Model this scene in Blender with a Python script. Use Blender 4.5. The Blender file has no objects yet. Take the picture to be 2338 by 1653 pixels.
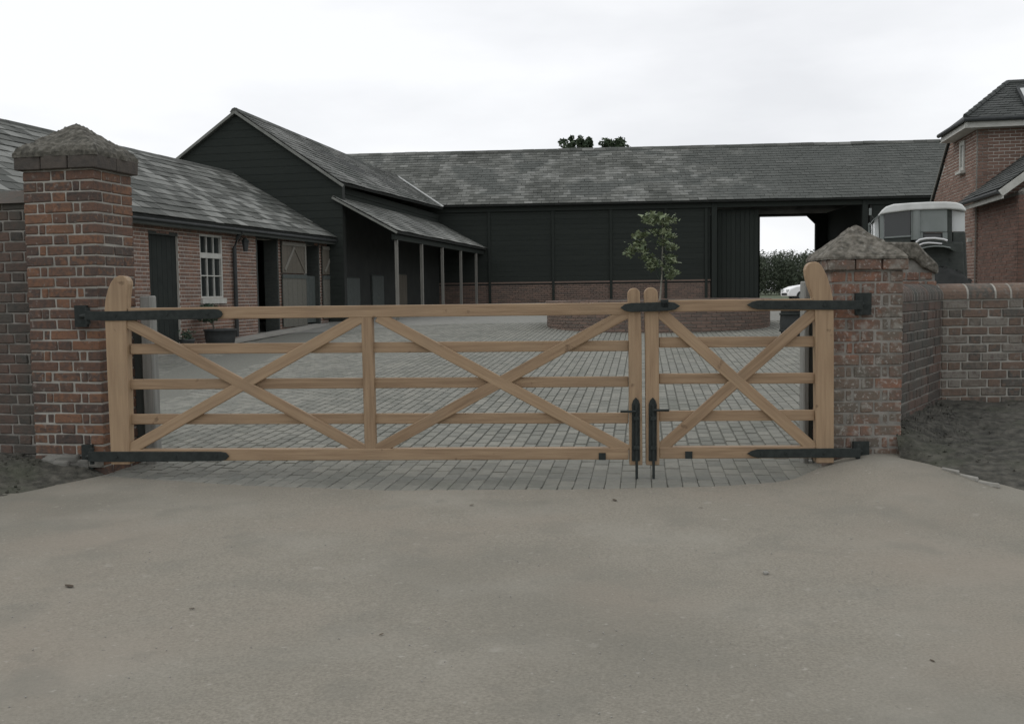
import bpy, math, random
from mathutils import Vector, Matrix, noise as mnoise
R = random.Random(7)
SC = bpy.context.scene
COL = SC.collection

# ------------------------------------------------------------------ camera, world, sun, exposure
CAM = Vector((0, 0, 1.283))
F_PX, CX, CY = 2270.0, 1169.0, 826.5          # focal length and centre in photo pixels (2338 x 1653)
PITCH, ROLL = 0.0688, 0.0135
_f = Vector((0, math.cos(PITCH), -math.sin(PITCH)))
_u0 = Vector((0, math.sin(PITCH), math.cos(PITCH)))
_r0 = Vector((1, 0, 0))
_r = _r0 * math.cos(ROLL) - _u0 * math.sin(ROLL)
_u = _u0 * math.cos(ROLL) + _r0 * math.sin(ROLL)
cam = bpy.data.cameras.new('camera'); camo = bpy.data.objects.new('camera', cam); COL.objects.link(camo)
camo.matrix_world = Matrix(((_r.x, _u.x, -_f.x, CAM.x), (_r.y, _u.y, -_f.y, CAM.y), (_r.z, _u.z, -_f.z, CAM.z), (0, 0, 0, 1)))
cam.sensor_width = 36; cam.lens = 36 * F_PX / 2338
cam.clip_start = 0.05; cam.clip_end = 6000
SC.camera = camo

SUN_EL, SUN_ROT = math.radians(52), math.radians(-75)
world = bpy.data.worlds.new('World'); SC.world = world; world.use_nodes = True
wn = world.node_tree.nodes; wl = world.node_tree.links
for n in list(wn): wn.remove(n)
wo = wn.new('ShaderNodeOutputWorld'); bg = wn.new('ShaderNodeBackground'); bg.inputs['Strength'].default_value = 0.1
sky = wn.new('ShaderNodeTexSky'); sky.sky_type = 'NISHITA'; sky.sun_disc = False
sky.sun_elevation = SUN_EL; sky.sun_rotation = SUN_ROT
tc = wn.new('ShaderNodeTexCoord'); mp = wn.new('ShaderNodeMapping'); mp.inputs['Scale'].default_value = (1.3, 1.3, 4.2)
mp.inputs['Location'].default_value = (0.55, 0.2, 0.1)
nz = wn.new('ShaderNodeTexNoise'); nz.inputs['Scale'].default_value = 1.6; nz.inputs['Detail'].default_value = 6; nz.inputs['Roughness'].default_value = 0.5
rp = wn.new('ShaderNodeValToRGB'); rp.color_ramp.elements[0].position = 0.36; rp.color_ramp.elements[0].color = (0.86, 0.872, 0.9, 1)
rp.color_ramp.elements[1].position = 0.56; rp.color_ramp.elements[1].color = (1.03, 1.04, 1.06, 1)
sc_ = wn.new('ShaderNodeVectorMath'); sc_.operation = 'SCALE'; sc_.inputs['Scale'].default_value = 10.0
mx = wn.new('ShaderNodeMix'); mx.data_type = 'RGBA'; mx.inputs['Factor'].default_value = 0.94
wl.new(tc.outputs['Generated'], mp.inputs['Vector']); wl.new(mp.outputs['Vector'], nz.inputs['Vector'])
wl.new(nz.outputs['Fac'], rp.inputs['Fac']); wl.new(rp.outputs['Color'], sc_.inputs[0])
wl.new(sky.outputs['Color'], mx.inputs['A']); wl.new(sc_.outputs['Vector'], mx.inputs['B'])
wl.new(mx.outputs['Result'], bg.inputs['Color']); wl.new(bg.outputs['Background'], wo.inputs['Surface'])

sl = bpy.data.lights.new('sun', 'SUN'); sl.energy = 0.55; sl.angle = math.radians(25); sl.color = (1.0, 0.97, 0.9)
so = bpy.data.objects.new('sun', sl); COL.objects.link(so)
so.rotation_euler = Vector((math.sin(SUN_ROT) * math.cos(SUN_EL), math.cos(SUN_ROT) * math.cos(SUN_EL), math.sin(SUN_EL))).to_track_quat('Z', 'Y').to_euler()
so.location = (-20, -5, 40)
SC.view_settings.view_transform = 'Standard'; SC.view_settings.look = 'None'
SC.view_settings.exposure = 0.0; SC.view_settings.gamma = 1.0; SC.view_settings.use_curve_mapping = False

# ------------------------------------------------------------------ survey helpers: where a sight line meets a plane
def ray(px, py):
    return (_f * F_PX + _r * (px - CX) + _u * (CY - py)).normalized()
def hit(px, py, p, n):
    d = ray(px, py); return CAM + d * ((Vector(p) - CAM).dot(n) / d.dot(n))
def at_y(px, py, Y): return hit(px, py, (0, Y, 0), Vector((0, 1, 0)))
def at_z(px, py, Z): return hit(px, py, (0, 0, Z), Vector((0, 0, 1)))
def on_line(px, py, p, d):                     # on the upright plane through p along horizontal direction d
    return hit(px, py, p, Vector((-d.y, d.x, 0)))
def v2(a, b): return Vector((a, b, 0)).normalized()
def ss(t):
    t = max(0.0, min(1.0, t)); return t * t * (3 - 2 * t)
def gz(x, y):                                  # ground height
    if y < 7: z = 0.0
    elif y < 38: z = 0.03 * (y - 7)
    elif y < 57: z = 0.93 - 0.33 * (y - 38) / 19
    elif y < 170: z = 0.6 - 0.42 * ss((y - 57) / 113)
    else: z = 0.18
    return z - 0.2 * ss((-x - 1.5) / 4) * ss((y - 8) / 5) * (1 - ss((y - 22) / 10))
def bump_r(x, y): return 0.14 * ss((x - 1.7) / 0.8) * ss((y - 5.0) / 1.4)

# ------------------------------------------------------------------ materials
def mat(name, cols, scale=6.0, detail=5, rough=0.85, bump=0.0, bump_scale=60, rnd=0.0, stretch=None, space='Object',
        spots=None, big=None, spec=0.3, ramp=(0.3, 0.7), metallic=0.0, grown=None):
    m = bpy.data.materials.new(name); m.use_nodes = True
    nt = m.node_tree; N = nt.nodes; L = nt.links
    b = N['Principled BSDF']; b.inputs['Roughness'].default_value = rough; b.inputs['Metallic'].default_value = metallic
    b.inputs['Specular IOR Level'].default_value = spec
    if space == 'World':
        g = N.new('ShaderNodeNewGeometry'); src = g.outputs['Position']
    else:
        t = N.new('ShaderNodeTexCoord'); src = t.outputs['Object']
    oi = N.new('ShaderNodeObjectInfo')
    if space == 'Object':
        off = N.new('ShaderNodeVectorMath'); off.operation = 'ADD'
        mul = N.new('ShaderNodeVectorMath'); mul.operation = 'SCALE'; mul.inputs[0].default_value = (37, 91, 53)
        L.new(oi.outputs['Random'], mul.inputs['Scale']); L.new(src, off.inputs[0]); L.new(mul.outputs[0], off.inputs[1])
        src = off.outputs[0]
    base_src = src
    if stretch:
        mpn = N.new('ShaderNodeMapping'); mpn.inputs['Scale'].default_value = stretch
        L.new(src, mpn.inputs['Vector']); src = mpn.outputs['Vector']
    n1 = N.new('ShaderNodeTexNoise'); n1.inputs['Scale'].default_value = scale; n1.inputs['Detail'].default_value = detail
    L.new(src, n1.inputs['Vector'])
    fac = n1.outputs['Fac']
    if rnd > 0:
        g2 = N.new('ShaderNodeNewGeometry')
        a = N.new('ShaderNodeMath'); a.operation = 'ADD'; L.new(oi.outputs['Random'], a.inputs[0]); L.new(g2.outputs['Random Per Island'], a.inputs[1])
        fr = N.new('ShaderNodeMath'); fr.operation = 'FRACT'; L.new(a.outputs[0], fr.inputs[0])
        mr = N.new('ShaderNodeMapRange'); mr.inputs['From Min'].default_value = ramp[0]; mr.inputs['From Max'].default_value = ramp[1]
        L.new(fac, mr.inputs['Value'])
        m2 = N.new('ShaderNodeMix'); m2.data_type = 'FLOAT'; m2.inputs['Factor'].default_value = rnd
        L.new(mr.outputs[0], m2.inputs['A']); L.new(fr.outputs[0], m2.inputs['B']); fac = m2.outputs['Result']
        lo, hi = 0.0, 1.0
    else:
        lo, hi = ramp
    cr = N.new('ShaderNodeValToRGB'); e = cr.color_ramp.elements
    while len(e) < len(cols): e.new(0.5)
    for i, c in enumerate(cols):
        e[i].position = lo + (hi - lo) * i / max(1, len(cols) - 1); e[i].color = (*c, 1)
    L.new(fac, cr.inputs['Fac'])
    col = cr.outputs['Color']
    def overlay(col, sc, lo_, hi_, colour, amount):
        gg = N.new('ShaderNodeNewGeometry')
        nn = N.new('ShaderNodeTexNoise'); nn.inputs['Scale'].default_value = sc; nn.inputs['Detail'].default_value = 4
        L.new(gg.outputs['Position'], nn.inputs['Vector'])
        r_ = N.new('ShaderNodeMapRange'); r_.inputs['From Min'].default_value = lo_; r_.inputs['From Max'].default_value = hi_
        r_.inputs['To Max'].default_value = amount; r_.clamp = True
        L.new(nn.outputs['Fac'], r_.inputs['Value'])
        mm = N.new('ShaderNodeMix'); mm.data_type = 'RGBA'; mm.inputs['B'].default_value = (*colour, 1)
        L.new(r_.outputs[0], mm.inputs['Factor']); L.new(col, mm.inputs['A'])
        return mm.outputs['Result']
    for s in (big or []): col = overlay(col, *s)
    if grown:                                  # moss that has spread along one part of a roof, broken by noise
        x0, x1, colour, amount = grown
        gg = N.new('ShaderNodeNewGeometry'); sx = N.new('ShaderNodeSeparateXYZ'); L.new(gg.outputs['Position'], sx.inputs[0])
        nn = N.new('ShaderNodeTexNoise'); nn.inputs['Scale'].default_value = 0.8; nn.inputs['Detail'].default_value = 5; L.new(gg.outputs['Position'], nn.inputs['Vector'])
        ma = N.new('ShaderNodeMath'); ma.operation = 'MULTIPLY_ADD'; ma.inputs[1].default_value = 9.0; L.new(nn.outputs['Fac'], ma.inputs[0]); L.new(sx.outputs['X'], ma.inputs[2])
        r_ = N.new('ShaderNodeMapRange'); r_.inputs['From Min'].default_value = x0 + 4.5; r_.inputs['From Max'].default_value = x1 + 4.5; r_.inputs['To Max'].default_value = amount
        L.new(ma.outputs[0], r_.inputs['Value'])
        mm = N.new('ShaderNodeMix'); mm.data_type = 'RGBA'; mm.inputs['B'].default_value = (*colour, 1)
        L.new(r_.outputs[0], mm.inputs['Factor']); L.new(col, mm.inputs['A']); col = mm.outputs['Result']
    for s in (spots or []): col = overlay(col, *s)
    L.new(col, b.inputs['Base Color'])
    if bump > 0:
        nb = N.new('ShaderNodeTexNoise'); nb.inputs['Scale'].default_value = bump_scale; nb.inputs['Detail'].default_value = 4
        L.new(src if stretch else base_src, nb.inputs['Vector'])
        bn = N.new('ShaderNodeBump'); bn.inputs['Strength'].default_value = bump; bn.inputs['Distance'].default_value = 0.01
        L.new(nb.outputs['Fac'], bn.inputs['Height']); L.new(bn.outputs['Normal'], b.inputs['Normal'])
    return m

M = {}
M['wood'] = mat('gate_timber', [(0.2, 0.133, 0.08), (0.3, 0.208, 0.128), (0.38, 0.272, 0.17)], scale=5, stretch=(0.6, 9, 9), rough=0.6, bump=0.25, bump_scale=14, rnd=0.42,
                big=[(2.2, 0.5, 0.75, (0.22, 0.165, 0.11), 0.45)], spots=[(9, 0.68, 0.73, (0.12, 0.075, 0.045), 0.65)])
M['iron'] = mat('black_iron', [(0.02, 0.0245, 0.023), (0.034, 0.040, 0.0375)], scale=30, rough=0.75, bump=0.2, bump_scale=120, spec=0.22)
BR = [(0.05, 0.047, 0.044), (0.09, 0.064, 0.053), (0.14, 0.083, 0.06), (0.08, 0.063, 0.055), (0.2, 0.107, 0.066), (0.115, 0.076, 0.059), (0.055, 0.053, 0.05)]
M['brick_old'] = mat('old_red_brick', BR, scale=30, rough=0.92, bump=0.55, bump_scale=70, rnd=0.78,
                     big=[(1.7, 0.52, 0.72, (0.09, 0.085, 0.075), 0.55)], spots=[(26, 0.62, 0.72, (0.3, 0.28, 0.25), 0.5)])
M['brick_worn'] = mat('lichened_red_brick', [(0.11, 0.082, 0.068), (0.165, 0.102, 0.078), (0.235, 0.125, 0.085), (0.135, 0.095, 0.076), (0.13, 0.11, 0.094)], scale=30, rough=0.95, bump=0.6, bump_scale=60, rnd=0.7,
                      big=[(3.0, 0.44, 0.62, (0.125, 0.12, 0.10), 0.75)], spots=[(16, 0.53, 0.66, (0.27, 0.26, 0.23), 0.7), (50, 0.58, 0.68, (0.4, 0.39, 0.36), 0.55)])
M['brick_wall'] = mat('brown_wall_brick', [(0.06, 0.062, 0.056), (0.12, 0.095, 0.078), (0.165, 0.118, 0.09), (0.085, 0.082, 0.073), (0.15, 0.128, 0.105), (0.2, 0.185, 0.16), (0.1, 0.08, 0.068)], scale=25, rough=0.9, bump=0.5, bump_scale=70, rnd=0.75,
                      spots=[(24, 0.58, 0.72, (0.22, 0.21, 0.19), 0.5)])
M['brick_stable'] = mat('stable_brick', [(0.12, 0.085, 0.07), (0.18, 0.115, 0.09), (0.24, 0.14, 0.1), (0.15, 0.1, 0.08), (0.2, 0.13, 0.105)], scale=20, rough=0.9, bump=0.3, bump_scale=50, rnd=0.75,
                        spots=[(5, 0.55, 0.75, (0.13, 0.115, 0.1), 0.6)])
M['brick_house'] = mat('house_brick', [(0.15, 0.1, 0.08), (0.2, 0.128, 0.1), (0.235, 0.15, 0.118)], scale=12, rough=0.9, rnd=0.7)
M['brick_low'] = mat('planter_brick', [(0.12, 0.098, 0.085), (0.165, 0.122, 0.1), (0.2, 0.14, 0.112)], scale=12, rough=0.9, rnd=0.7, bump=0.2)
M['brick_grimy'] = mat('grimy_brick', [(0.05, 0.05, 0.045), (0.085, 0.07, 0.06), (0.125, 0.085, 0.068), (0.08, 0.07, 0.062)], scale=25, rough=0.95, bump=0.6, bump_scale=60, rnd=0.7, big=[(1.5, 0.45, 0.65, (0.075, 0.08, 0.07), 0.7)])  # mossy grime; the dark base also holds the left wing wall's shade
M['mortar'] = mat('lime_mortar', [(0.27, 0.262, 0.232), (0.39, 0.378, 0.338)], scale=9, rough=0.95, bump=0.5, bump_scale=60, space='World',
                  big=[(1.4, 0.48, 0.66, (0.13, 0.125, 0.115), 0.6)])
M['mortar_dull'] = mat('dull_mortar', [(0.14, 0.137, 0.122), (0.28, 0.265, 0.238)], scale=9, rough=0.95, bump=0.5, bump_scale=60, space='World')
M['mortar_house'] = mat('house_mortar', [(0.42, 0.4, 0.36), (0.5, 0.48, 0.43)], scale=9, rough=0.95, space='World')
M['cap'] = mat('weathered_cement_cap', [(0.05, 0.047, 0.038), (0.122, 0.112, 0.093), (0.2, 0.186, 0.158)], scale=24, detail=10, rough=0.95, bump=1.0, bump_scale=40, space='World',
               spots=[(18, 0.58, 0.72, (0.36, 0.35, 0.32), 0.5), (30, 0.6, 0.75, (0.07, 0.075, 0.06), 0.7)])
M['cap_dark'] = mat('sooty_weathered_cap', [(0.04, 0.039, 0.032), (0.088, 0.083, 0.069), (0.15, 0.142, 0.12)], scale=26, detail=10, rough=0.95, bump=1.0, bump_scale=45, space='World',
               spots=[(16, 0.57, 0.7, (0.27, 0.26, 0.23), 0.5), (30, 0.6, 0.75, (0.05, 0.055, 0.042), 0.7)])
M['render'] = mat('crumbling_render', [(0.1, 0.098, 0.088), (0.2, 0.195, 0.175)], scale=8, rough=0.95, bump=0.8, bump_scale=30, space='World')
SLC = [(0.055, 0.059, 0.052), (0.084, 0.088, 0.079), (0.14, 0.144, 0.132), (0.235, 0.24, 0.224)]
def slate(name, k=1.0, big=None, rnd=0.6, grown=None, cols=None):
    return mat(name, [tuple(c * k for c in x) for x in (cols or SLC)], scale=0.6, detail=7, rough=0.8, bump=0.3, bump_scale=30, rnd=rnd, space='World', ramp=(0.4, 0.58), spec=0.35, grown=grown,
               big=big or [(0.5, 0.5, 0.7, (0.06, 0.066, 0.058), 0.75)])
M['slate_barn'] = slate('barn_slate', 1.0, [(0.6, 0.54, 0.6, (0.062, 0.068, 0.062), 0.85)], 0.55, (7.0, 9.5, (0.068, 0.074, 0.068), 0.8))
M['slate_stable'] = slate('stable_slate', 1.0, [(0.6, 0.52, 0.64, (0.05, 0.056, 0.05), 0.7)], 0.75, None, [(0.05, 0.053, 0.047), (0.064, 0.068, 0.06), (0.1, 0.104, 0.094), (0.185, 0.19, 0.176), (0.265, 0.27, 0.252)])
M['slate_wing'] = slate('wing_slate', 0.8, [(0.7, 0.5, 0.62, (0.055, 0.062, 0.054), 0.8)])
M['slate_lean'] = slate('lean_to_slate', 1.2, [(0.5, 0.6, 0.75, (0.08, 0.085, 0.08), 0.5)], 0.5)
M['tile_house'] = mat('house_tile', [(0.05, 0.055, 0.052), (0.085, 0.09, 0.087)], scale=1, rough=0.8, rnd=0.5, space='World')
M['tar'] = mat('tarred_board', [(0.024, 0.0285, 0.0255), (0.0315, 0.0365, 0.0325)], scale=4, stretch=(0.3, 6, 6), rough=0.9, spec=0.15, bump=0.2, bump_scale=20, rnd=0.4)
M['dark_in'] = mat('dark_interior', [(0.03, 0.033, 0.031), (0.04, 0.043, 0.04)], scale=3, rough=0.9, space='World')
M['barge'] = mat('weathered_bargeboard', [(0.15, 0.155, 0.14), (0.22, 0.225, 0.205)], scale=4, rough=0.8)
M['lead'] = mat('lead_flashing', [(0.3, 0.31, 0.3), (0.42, 0.43, 0.42)], scale=6, rough=0.6)
M['grey_post'] = mat('weathered_grey_timber', [(0.18, 0.18, 0.165), (0.29, 0.29, 0.27)], scale=4, stretch=(0.6, 10, 10), rough=0.85, bump=0.3, bump_scale=18)
M['lean_post'] = mat('lean_to_timber', [(0.15, 0.148, 0.13), (0.23, 0.222, 0.2)], scale=4, stretch=(0.6, 10, 10), rough=0.85)
M['dark_board'] = mat('dark_stained_board', [(0.04, 0.046, 0.042), (0.06, 0.066, 0.06)], scale=4, stretch=(0.6, 8, 8), rough=0.8, bump=0.2, bump_scale=16)  # dark boards; also the painted shade on both stop posts
M['door_tan'] = mat('tan_stable_door', [(0.095, 0.086, 0.07), (0.14, 0.125, 0.1)], scale=3, stretch=(0.5, 8, 8), rough=0.75, rnd=0.25)
M['door_brace'] = mat('pale_door_ledge', [(0.165, 0.158, 0.135), (0.21, 0.2, 0.175)], scale=4, stretch=(0.6, 8, 8), rough=0.75)
M['door_low'] = mat('grey_green_door', [(0.11, 0.108, 0.092), (0.15, 0.147, 0.125)], scale=3, stretch=(0.5, 8, 8), rough=0.8, rnd=0.2)
M['zinc'] = mat('galvanised_edge', [(0.07, 0.082, 0.077), (0.095, 0.108, 0.102)], scale=10, rough=0.5)
M['white_frame'] = mat('off_white_paint', [(0.4, 0.4, 0.365), (0.5, 0.5, 0.465)], scale=8, rough=0.6)
M['glass'] = mat('window_glass', [(0.02, 0.024, 0.023), (0.03, 0.034, 0.033)], scale=2, rough=0.06, spec=0.5)
M['pale_glass'] = mat('reflecting_glass', [(0.45, 0.47, 0.46), (0.55, 0.57, 0.56)], scale=2, rough=0.12, spec=0.6)  # brightness reflected in the glass is put into its pale base colour
M['blind'] = mat('pale_window_blind', [(0.36, 0.37, 0.35), (0.42, 0.43, 0.41)], scale=3, rough=0.5)  # one pale tone fills the whole house window pane
M['paver'] = mat('block_paver', [(0.145, 0.148, 0.13), (0.2, 0.2, 0.175), (0.25, 0.246, 0.213)], scale=14, rough=0.95, bump=0.4, bump_scale=90, rnd=0.6, space='World',
                 big=[(0.4, 0.5, 0.7, (0.2, 0.203, 0.182), 0.5), (1.4, 0.52, 0.68, (0.135, 0.14, 0.118), 0.55)], spots=[(70, 0.63, 0.72, (0.1, 0.1, 0.09), 0.5)])
M['paver_far'] = mat('courtyard_surface', [(0.18, 0.181, 0.164), (0.21, 0.209, 0.19), (0.235, 0.232, 0.21)], scale=5, detail=10, rough=0.95, bump=0.3, bump_scale=30, space='World')
M['joint'] = mat('joint_sand', [(0.13, 0.133, 0.116), (0.175, 0.175, 0.152)], scale=30, rough=1.0, space='World')
M['tarmac'] = mat('tarmac', [(0.172, 0.159, 0.13), (0.228, 0.211, 0.174), (0.283, 0.263, 0.219)], scale=95, detail=4, rough=0.95, bump=0.35, bump_scale=260, space='World', ramp=(0.25, 0.75),
                  big=[(0.4, 0.46, 0.68, (0.15, 0.144, 0.12), 0.65), (1.1, 0.5, 0.72, (0.29, 0.277, 0.238), 0.45), (0.7, 0.5, 0.7, (0.255, 0.22, 0.178), 0.55), (2.6, 0.53, 0.7, (0.165, 0.16, 0.136), 0.4)],
                  spots=[(28, 0.67, 0.74, (0.38, 0.365, 0.325), 0.45), (9, 0.66, 0.74, (0.34, 0.325, 0.285), 0.35), (34, 0.68, 0.76, (0.12, 0.115, 0.098), 0.5), (5, 0.62, 0.74, (0.17, 0.162, 0.138), 0.4)])
M['earth'] = mat('bare_earth', [(0.03, 0.03, 0.025), (0.062, 0.06, 0.05), (0.1, 0.095, 0.08)], scale=14, detail=12, rough=1.0, bump=1.0, bump_scale=45, space='World', spots=[(40, 0.64, 0.74, (0.15, 0.145, 0.12), 0.5)], big=[(2.5, .5, .7, (.06, .066, .045), .6)])
M['grass'] = mat('field_grass', [(0.05, 0.065, 0.035), (0.09, 0.105, 0.06)], scale=0.6, detail=10, rough=1.0, space='World')
M['dirt_track'] = mat('pale_hardstanding', [(0.27, 0.265, 0.24), (0.34, 0.33, 0.3)], scale=2, rough=1.0, space='World')
M['leaf_young'] = mat('young_leaf', [(0.11, 0.145, 0.078), (0.16, 0.198, 0.108), (0.21, 0.235, 0.14)], scale=3, rough=0.6, rnd=0.7)
M['leaf_dark'] = mat('dark_leaf', [(0.028, 0.045, 0.026), (0.05, 0.075, 0.04), (0.075, 0.1, 0.055)], scale=0.6, rough=0.7, rnd=0.6, space='World')
M['leaf_wood'] = mat('woodland_leaf', [(0.04, 0.054, 0.036), (0.055, 0.07, 0.045), (0.07, 0.084, 0.053)], scale=0.12, rough=0.8, rnd=0.5, space='World')
M['leaf_shrub'] = mat('clipped_shrub_leaf', [(0.035, 0.06, 0.04), (0.06, 0.095, 0.06)], scale=3, rough=0.7, rnd=0.6)
M['bark'] = mat('bark', [(0.09, 0.08, 0.065), (0.16, 0.145, 0.12)], scale=8, rough=0.95, bump=0.6)
M['pale_stem'] = mat('pale_stem', [(0.24, 0.23, 0.19), (0.32, 0.3, 0.26)], scale=8, rough=0.9)
M['tub'] = mat('dark_tub', [(0.03, 0.034, 0.034), (0.05, 0.054, 0.054)], scale=6, rough=0.6)
M['white_car'] = mat('white_car_paint', [(0.8, 0.8, 0.8), (0.85, 0.85, 0.85)], scale=2, rough=0.3, spec=0.5)
M['rubber'] = mat('black_rubber', [(0.025, 0.027, 0.026), (0.04, 0.042, 0.041)], scale=12, rough=0.85, bump=0.3)
M['cab_grey'] = mat('grey_cab_panel', [(0.17, 0.19, 0.18), (0.21, 0.23, 0.22)], scale=5, rough=0.5)
M['cab_white'] = mat('white_cab_roof', [(0.52, 0.53, 0.51), (0.66, 0.67, 0.65)], scale=4, rough=0.5)
M['chrome'] = mat('worn_bright_metal', [(0.5, 0.5, 0.5), (0.62, 0.62, 0.62)], scale=6, rough=0.3, metallic=0.6)
M['dead_leaf'] = mat('dead_leaf', [(0.05, 0.04, 0.03), (0.09, 0.065, 0.04)], scale=9, rough=0.9, rnd=0.5)
M['stone'] = mat('pale_stone', [(0.2, 0.195, 0.175), (0.36, 0.35, 0.32)], scale=9, rough=0.9, bump=0.4, rnd=0.3)

# ------------------------------------------------------------------ object helpers
WM = {}
def put(o, parent, Mw):
    COL.objects.link(o)
    if parent is not None:
        o.parent = parent; o.matrix_basis = WM[parent.name].inverted() @ Mw
    else:
        o.matrix_basis = Mw
    WM[o.name] = Mw
    return o
def tag(o, label=None, cat=None, group=None, kind=None):
    if label: o['label'] = label
    if cat: o['category'] = cat
    if group: o['group'] = group
    if kind: o['kind'] = kind
    return o
def thing(name, label, cat, loc, group=None):
    o = bpy.data.objects.new(name, None); o.empty_display_size = 0.2
    put(o, None, Matrix.Translation(Vector(loc))); return tag(o, label, cat, group)
def data_mesh(name, V, Fc, m, smooth=False):
    me = bpy.data.meshes.new(name); me.from_pydata([tuple(v) for v in V], [], Fc)
    me.materials.append(m)
    if smooth: me.polygons.foreach_set('use_smooth', [True] * len(me.polygons))
    me.update(); return me
def ob(name, V, Fc, m, parent=None, smooth=False, origin=None, kind=None):
    V = [Vector(v) for v in V]
    if origin is None:
        lo = [min(v[i] for v in V) for i in range(3)]; hi = [max(v[i] for v in V) for i in range(3)]
        origin = Vector(((lo[0] + hi[0]) / 2, (lo[1] + hi[1]) / 2, lo[2] if parent is None else (lo[2] + hi[2]) / 2))
    o = bpy.data.objects.new(name, data_mesh(name, [v - origin for v in V], Fc, m, smooth))
    put(o, parent, Matrix.Translation(origin))
    if kind: o['kind'] = kind
    return o
def basis(o, x, y, z):
    return Matrix(((x.x, y.x, z.x, o.x), (x.y, y.y, z.y, o.y), (x.z, y.z, z.z, o.z), (0, 0, 0, 1)))
class MB:
    def __init__(s): s.V = []; s.F = []
    def add(s, V, Fc):
        k = len(s.V); s.V += [Vector(v) for v in V]; s.F += [tuple(i + k for i in f) for f in Fc]
    def box(s, c, x, y, z):                    # centre and three half-axes
        c, x, y, z = Vector(c), Vector(x), Vector(y), Vector(z)
        V = [c + x * a + y * b + z * d for a in (-1, 1) for b in (-1, 1) for d in (-1, 1)]
        s.add(V, BOXF)
    def aabb(s, lo, hi):
        c = (Vector(lo) + Vector(hi)) / 2; h = (Vector(hi) - Vector(lo)) / 2
        s.box(c, (h.x, 0, 0), (0, h.y, 0), (0, 0, h.z))
    def prism(s, P, d):                        # polygon P extruded by vector d
        n = len(P); d = Vector(d)
        s.add([Vector(p) for p in P] + [Vector(p) + d for p in P],
              [tuple(range(n))[::-1], tuple(range(n, 2 * n))] + [(i, (i + 1) % n, n + (i + 1) % n, n + i) for i in range(n)])
    def tube(s, pts, rad, seg=8, caps=True):
        pts = [Vector(p) for p in pts]; rings = []
        for i, p in enumerate(pts):
            t = (pts[min(i + 1, len(pts) - 1)] - pts[max(i - 1, 0)]).normalized()
            a = t.cross(Vector((0, 0, 1)) if abs(t.z) < 0.9 else Vector((1, 0, 0))).normalized(); b = t.cross(a)
            r = rad[i] if isinstance(rad, (list, tuple)) else rad
            rings.append([p + a * (r * math.cos(2 * math.pi * j / seg)) + b * (r * math.sin(2 * math.pi * j / seg)) for j in range(seg)])
        V = [v for r_ in rings for v in r_]; Fc = []
        for i in range(len(pts) - 1):
            for j in range(seg): Fc.append((i * seg + j, i * seg + (j + 1) % seg, (i + 1) * seg + (j + 1) % seg, (i + 1) * seg + j))
        if caps: Fc += [tuple(range(seg))[::-1], tuple(range((len(pts) - 1) * seg, len(pts) * seg))]
        s.add(V, Fc)
    def ob(s, name, m, parent=None, **k): return ob(name, s.V, s.F, m, parent, **k)
BOXF = [(0, 1, 3, 2), (4, 6, 7, 5), (0, 4, 5, 1), (2, 3, 7, 6), (0, 2, 6, 4), (1, 5, 7, 3)]
_cache = {}
def chamfer_box(L, D, H, m, var=0, c=0.006, jit=0.0025):
    """Shared mesh: an uneven block with chamfered edges, centred on the origin (44 triangles)."""
    key = (round(L, 3), round(D, 3), round(H, 3), m.name, var, c)
    if key in _cache: return _cache[key]
    rr = random.Random(str(key)); h = (L / 2, D / 2, H / 2); c = min(c, min(h) * 0.6)
    V = []; idx = {}
    for sx in (-1, 1):
        for sy in (-1, 1):
            for sz in (-1, 1):
                j = Vector([rr.uniform(-jit, jit) for _ in range(3)])
                for ax in range(3):
                    p = [sx * h[0], sy * h[1], sz * h[2]]
                    for k in range(3):
                        if k != ax: p[k] -= (sx, sy, sz)[k] * c
                    idx[(sx, sy, sz, ax)] = len(V); V.append(Vector(p) + j)
    Fc = []
    for ax in range(3):
        o1, o2 = (ax + 1) % 3, (ax + 2) % 3
        for s in (-1, 1):
            q = []
            for a, b in ((-1, -1), (1, -1), (1, 1), (-1, 1)):
                k = [0, 0, 0]; k[ax] = s; k[o1] = a; k[o2] = b; q.append(idx[(*k, ax)])
            Fc.append(tuple(q if s > 0 else q[::-1]))
        for a in (-1, 1):
            for b in (-1, 1):                  # edge along ax
                k0 = [0, 0, 0]; k0[ax] = -1; k0[o1] = a; k0[o2] = b; k1 = list(k0); k1[ax] = 1
                q = [idx[(*k0, o1)], idx[(*k1, o1)], idx[(*k1, o2)], idx[(*k0, o2)]]
                Fc.append(tuple(q))
    for sx in (-1, 1):
        for sy in (-1, 1):
            for sz in (-1, 1): Fc.append((idx[(sx, sy, sz, 0)], idx[(sx, sy, sz, 1)], idx[(sx, sy, sz, 2)]))
    me = data_mesh('block', V, Fc, m)
    import bmesh
    bm = bmesh.new(); bm.from_mesh(me); bmesh.ops.recalc_face_normals(bm, faces=bm.faces); bm.to_mesh(me); bm.free()
    _cache[key] = me; return me
def block(name, c, x, y, z, L, D, H, m, parent, var=None, c_=0.006, jit=0.0025):
    me = chamfer_box(L, D, H, m, R.randrange(4) if var is None else var, c_, jit)
    return put(bpy.data.objects.new(name, me), parent, basis(Vector(c), Vector(x), Vector(y), Vector(z)))
def beam(name, p0, p1, n, wid, thk, m, parent, c=0.004, jit=0.0):
    """A timber from p0 to p1; n is the face direction (thickness), wid across."""
    p0, p1 = Vector(p0), Vector(p1); x = (p1 - p0); L = x.length; x.normalize()
    y = (Vector(n) - x * Vector(n).dot(x)).normalized(); z = x.cross(y)
    return block(name, (p0 + p1) / 2, x, y, z, L, thk, wid, m, parent, 0, c, jit)

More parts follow.
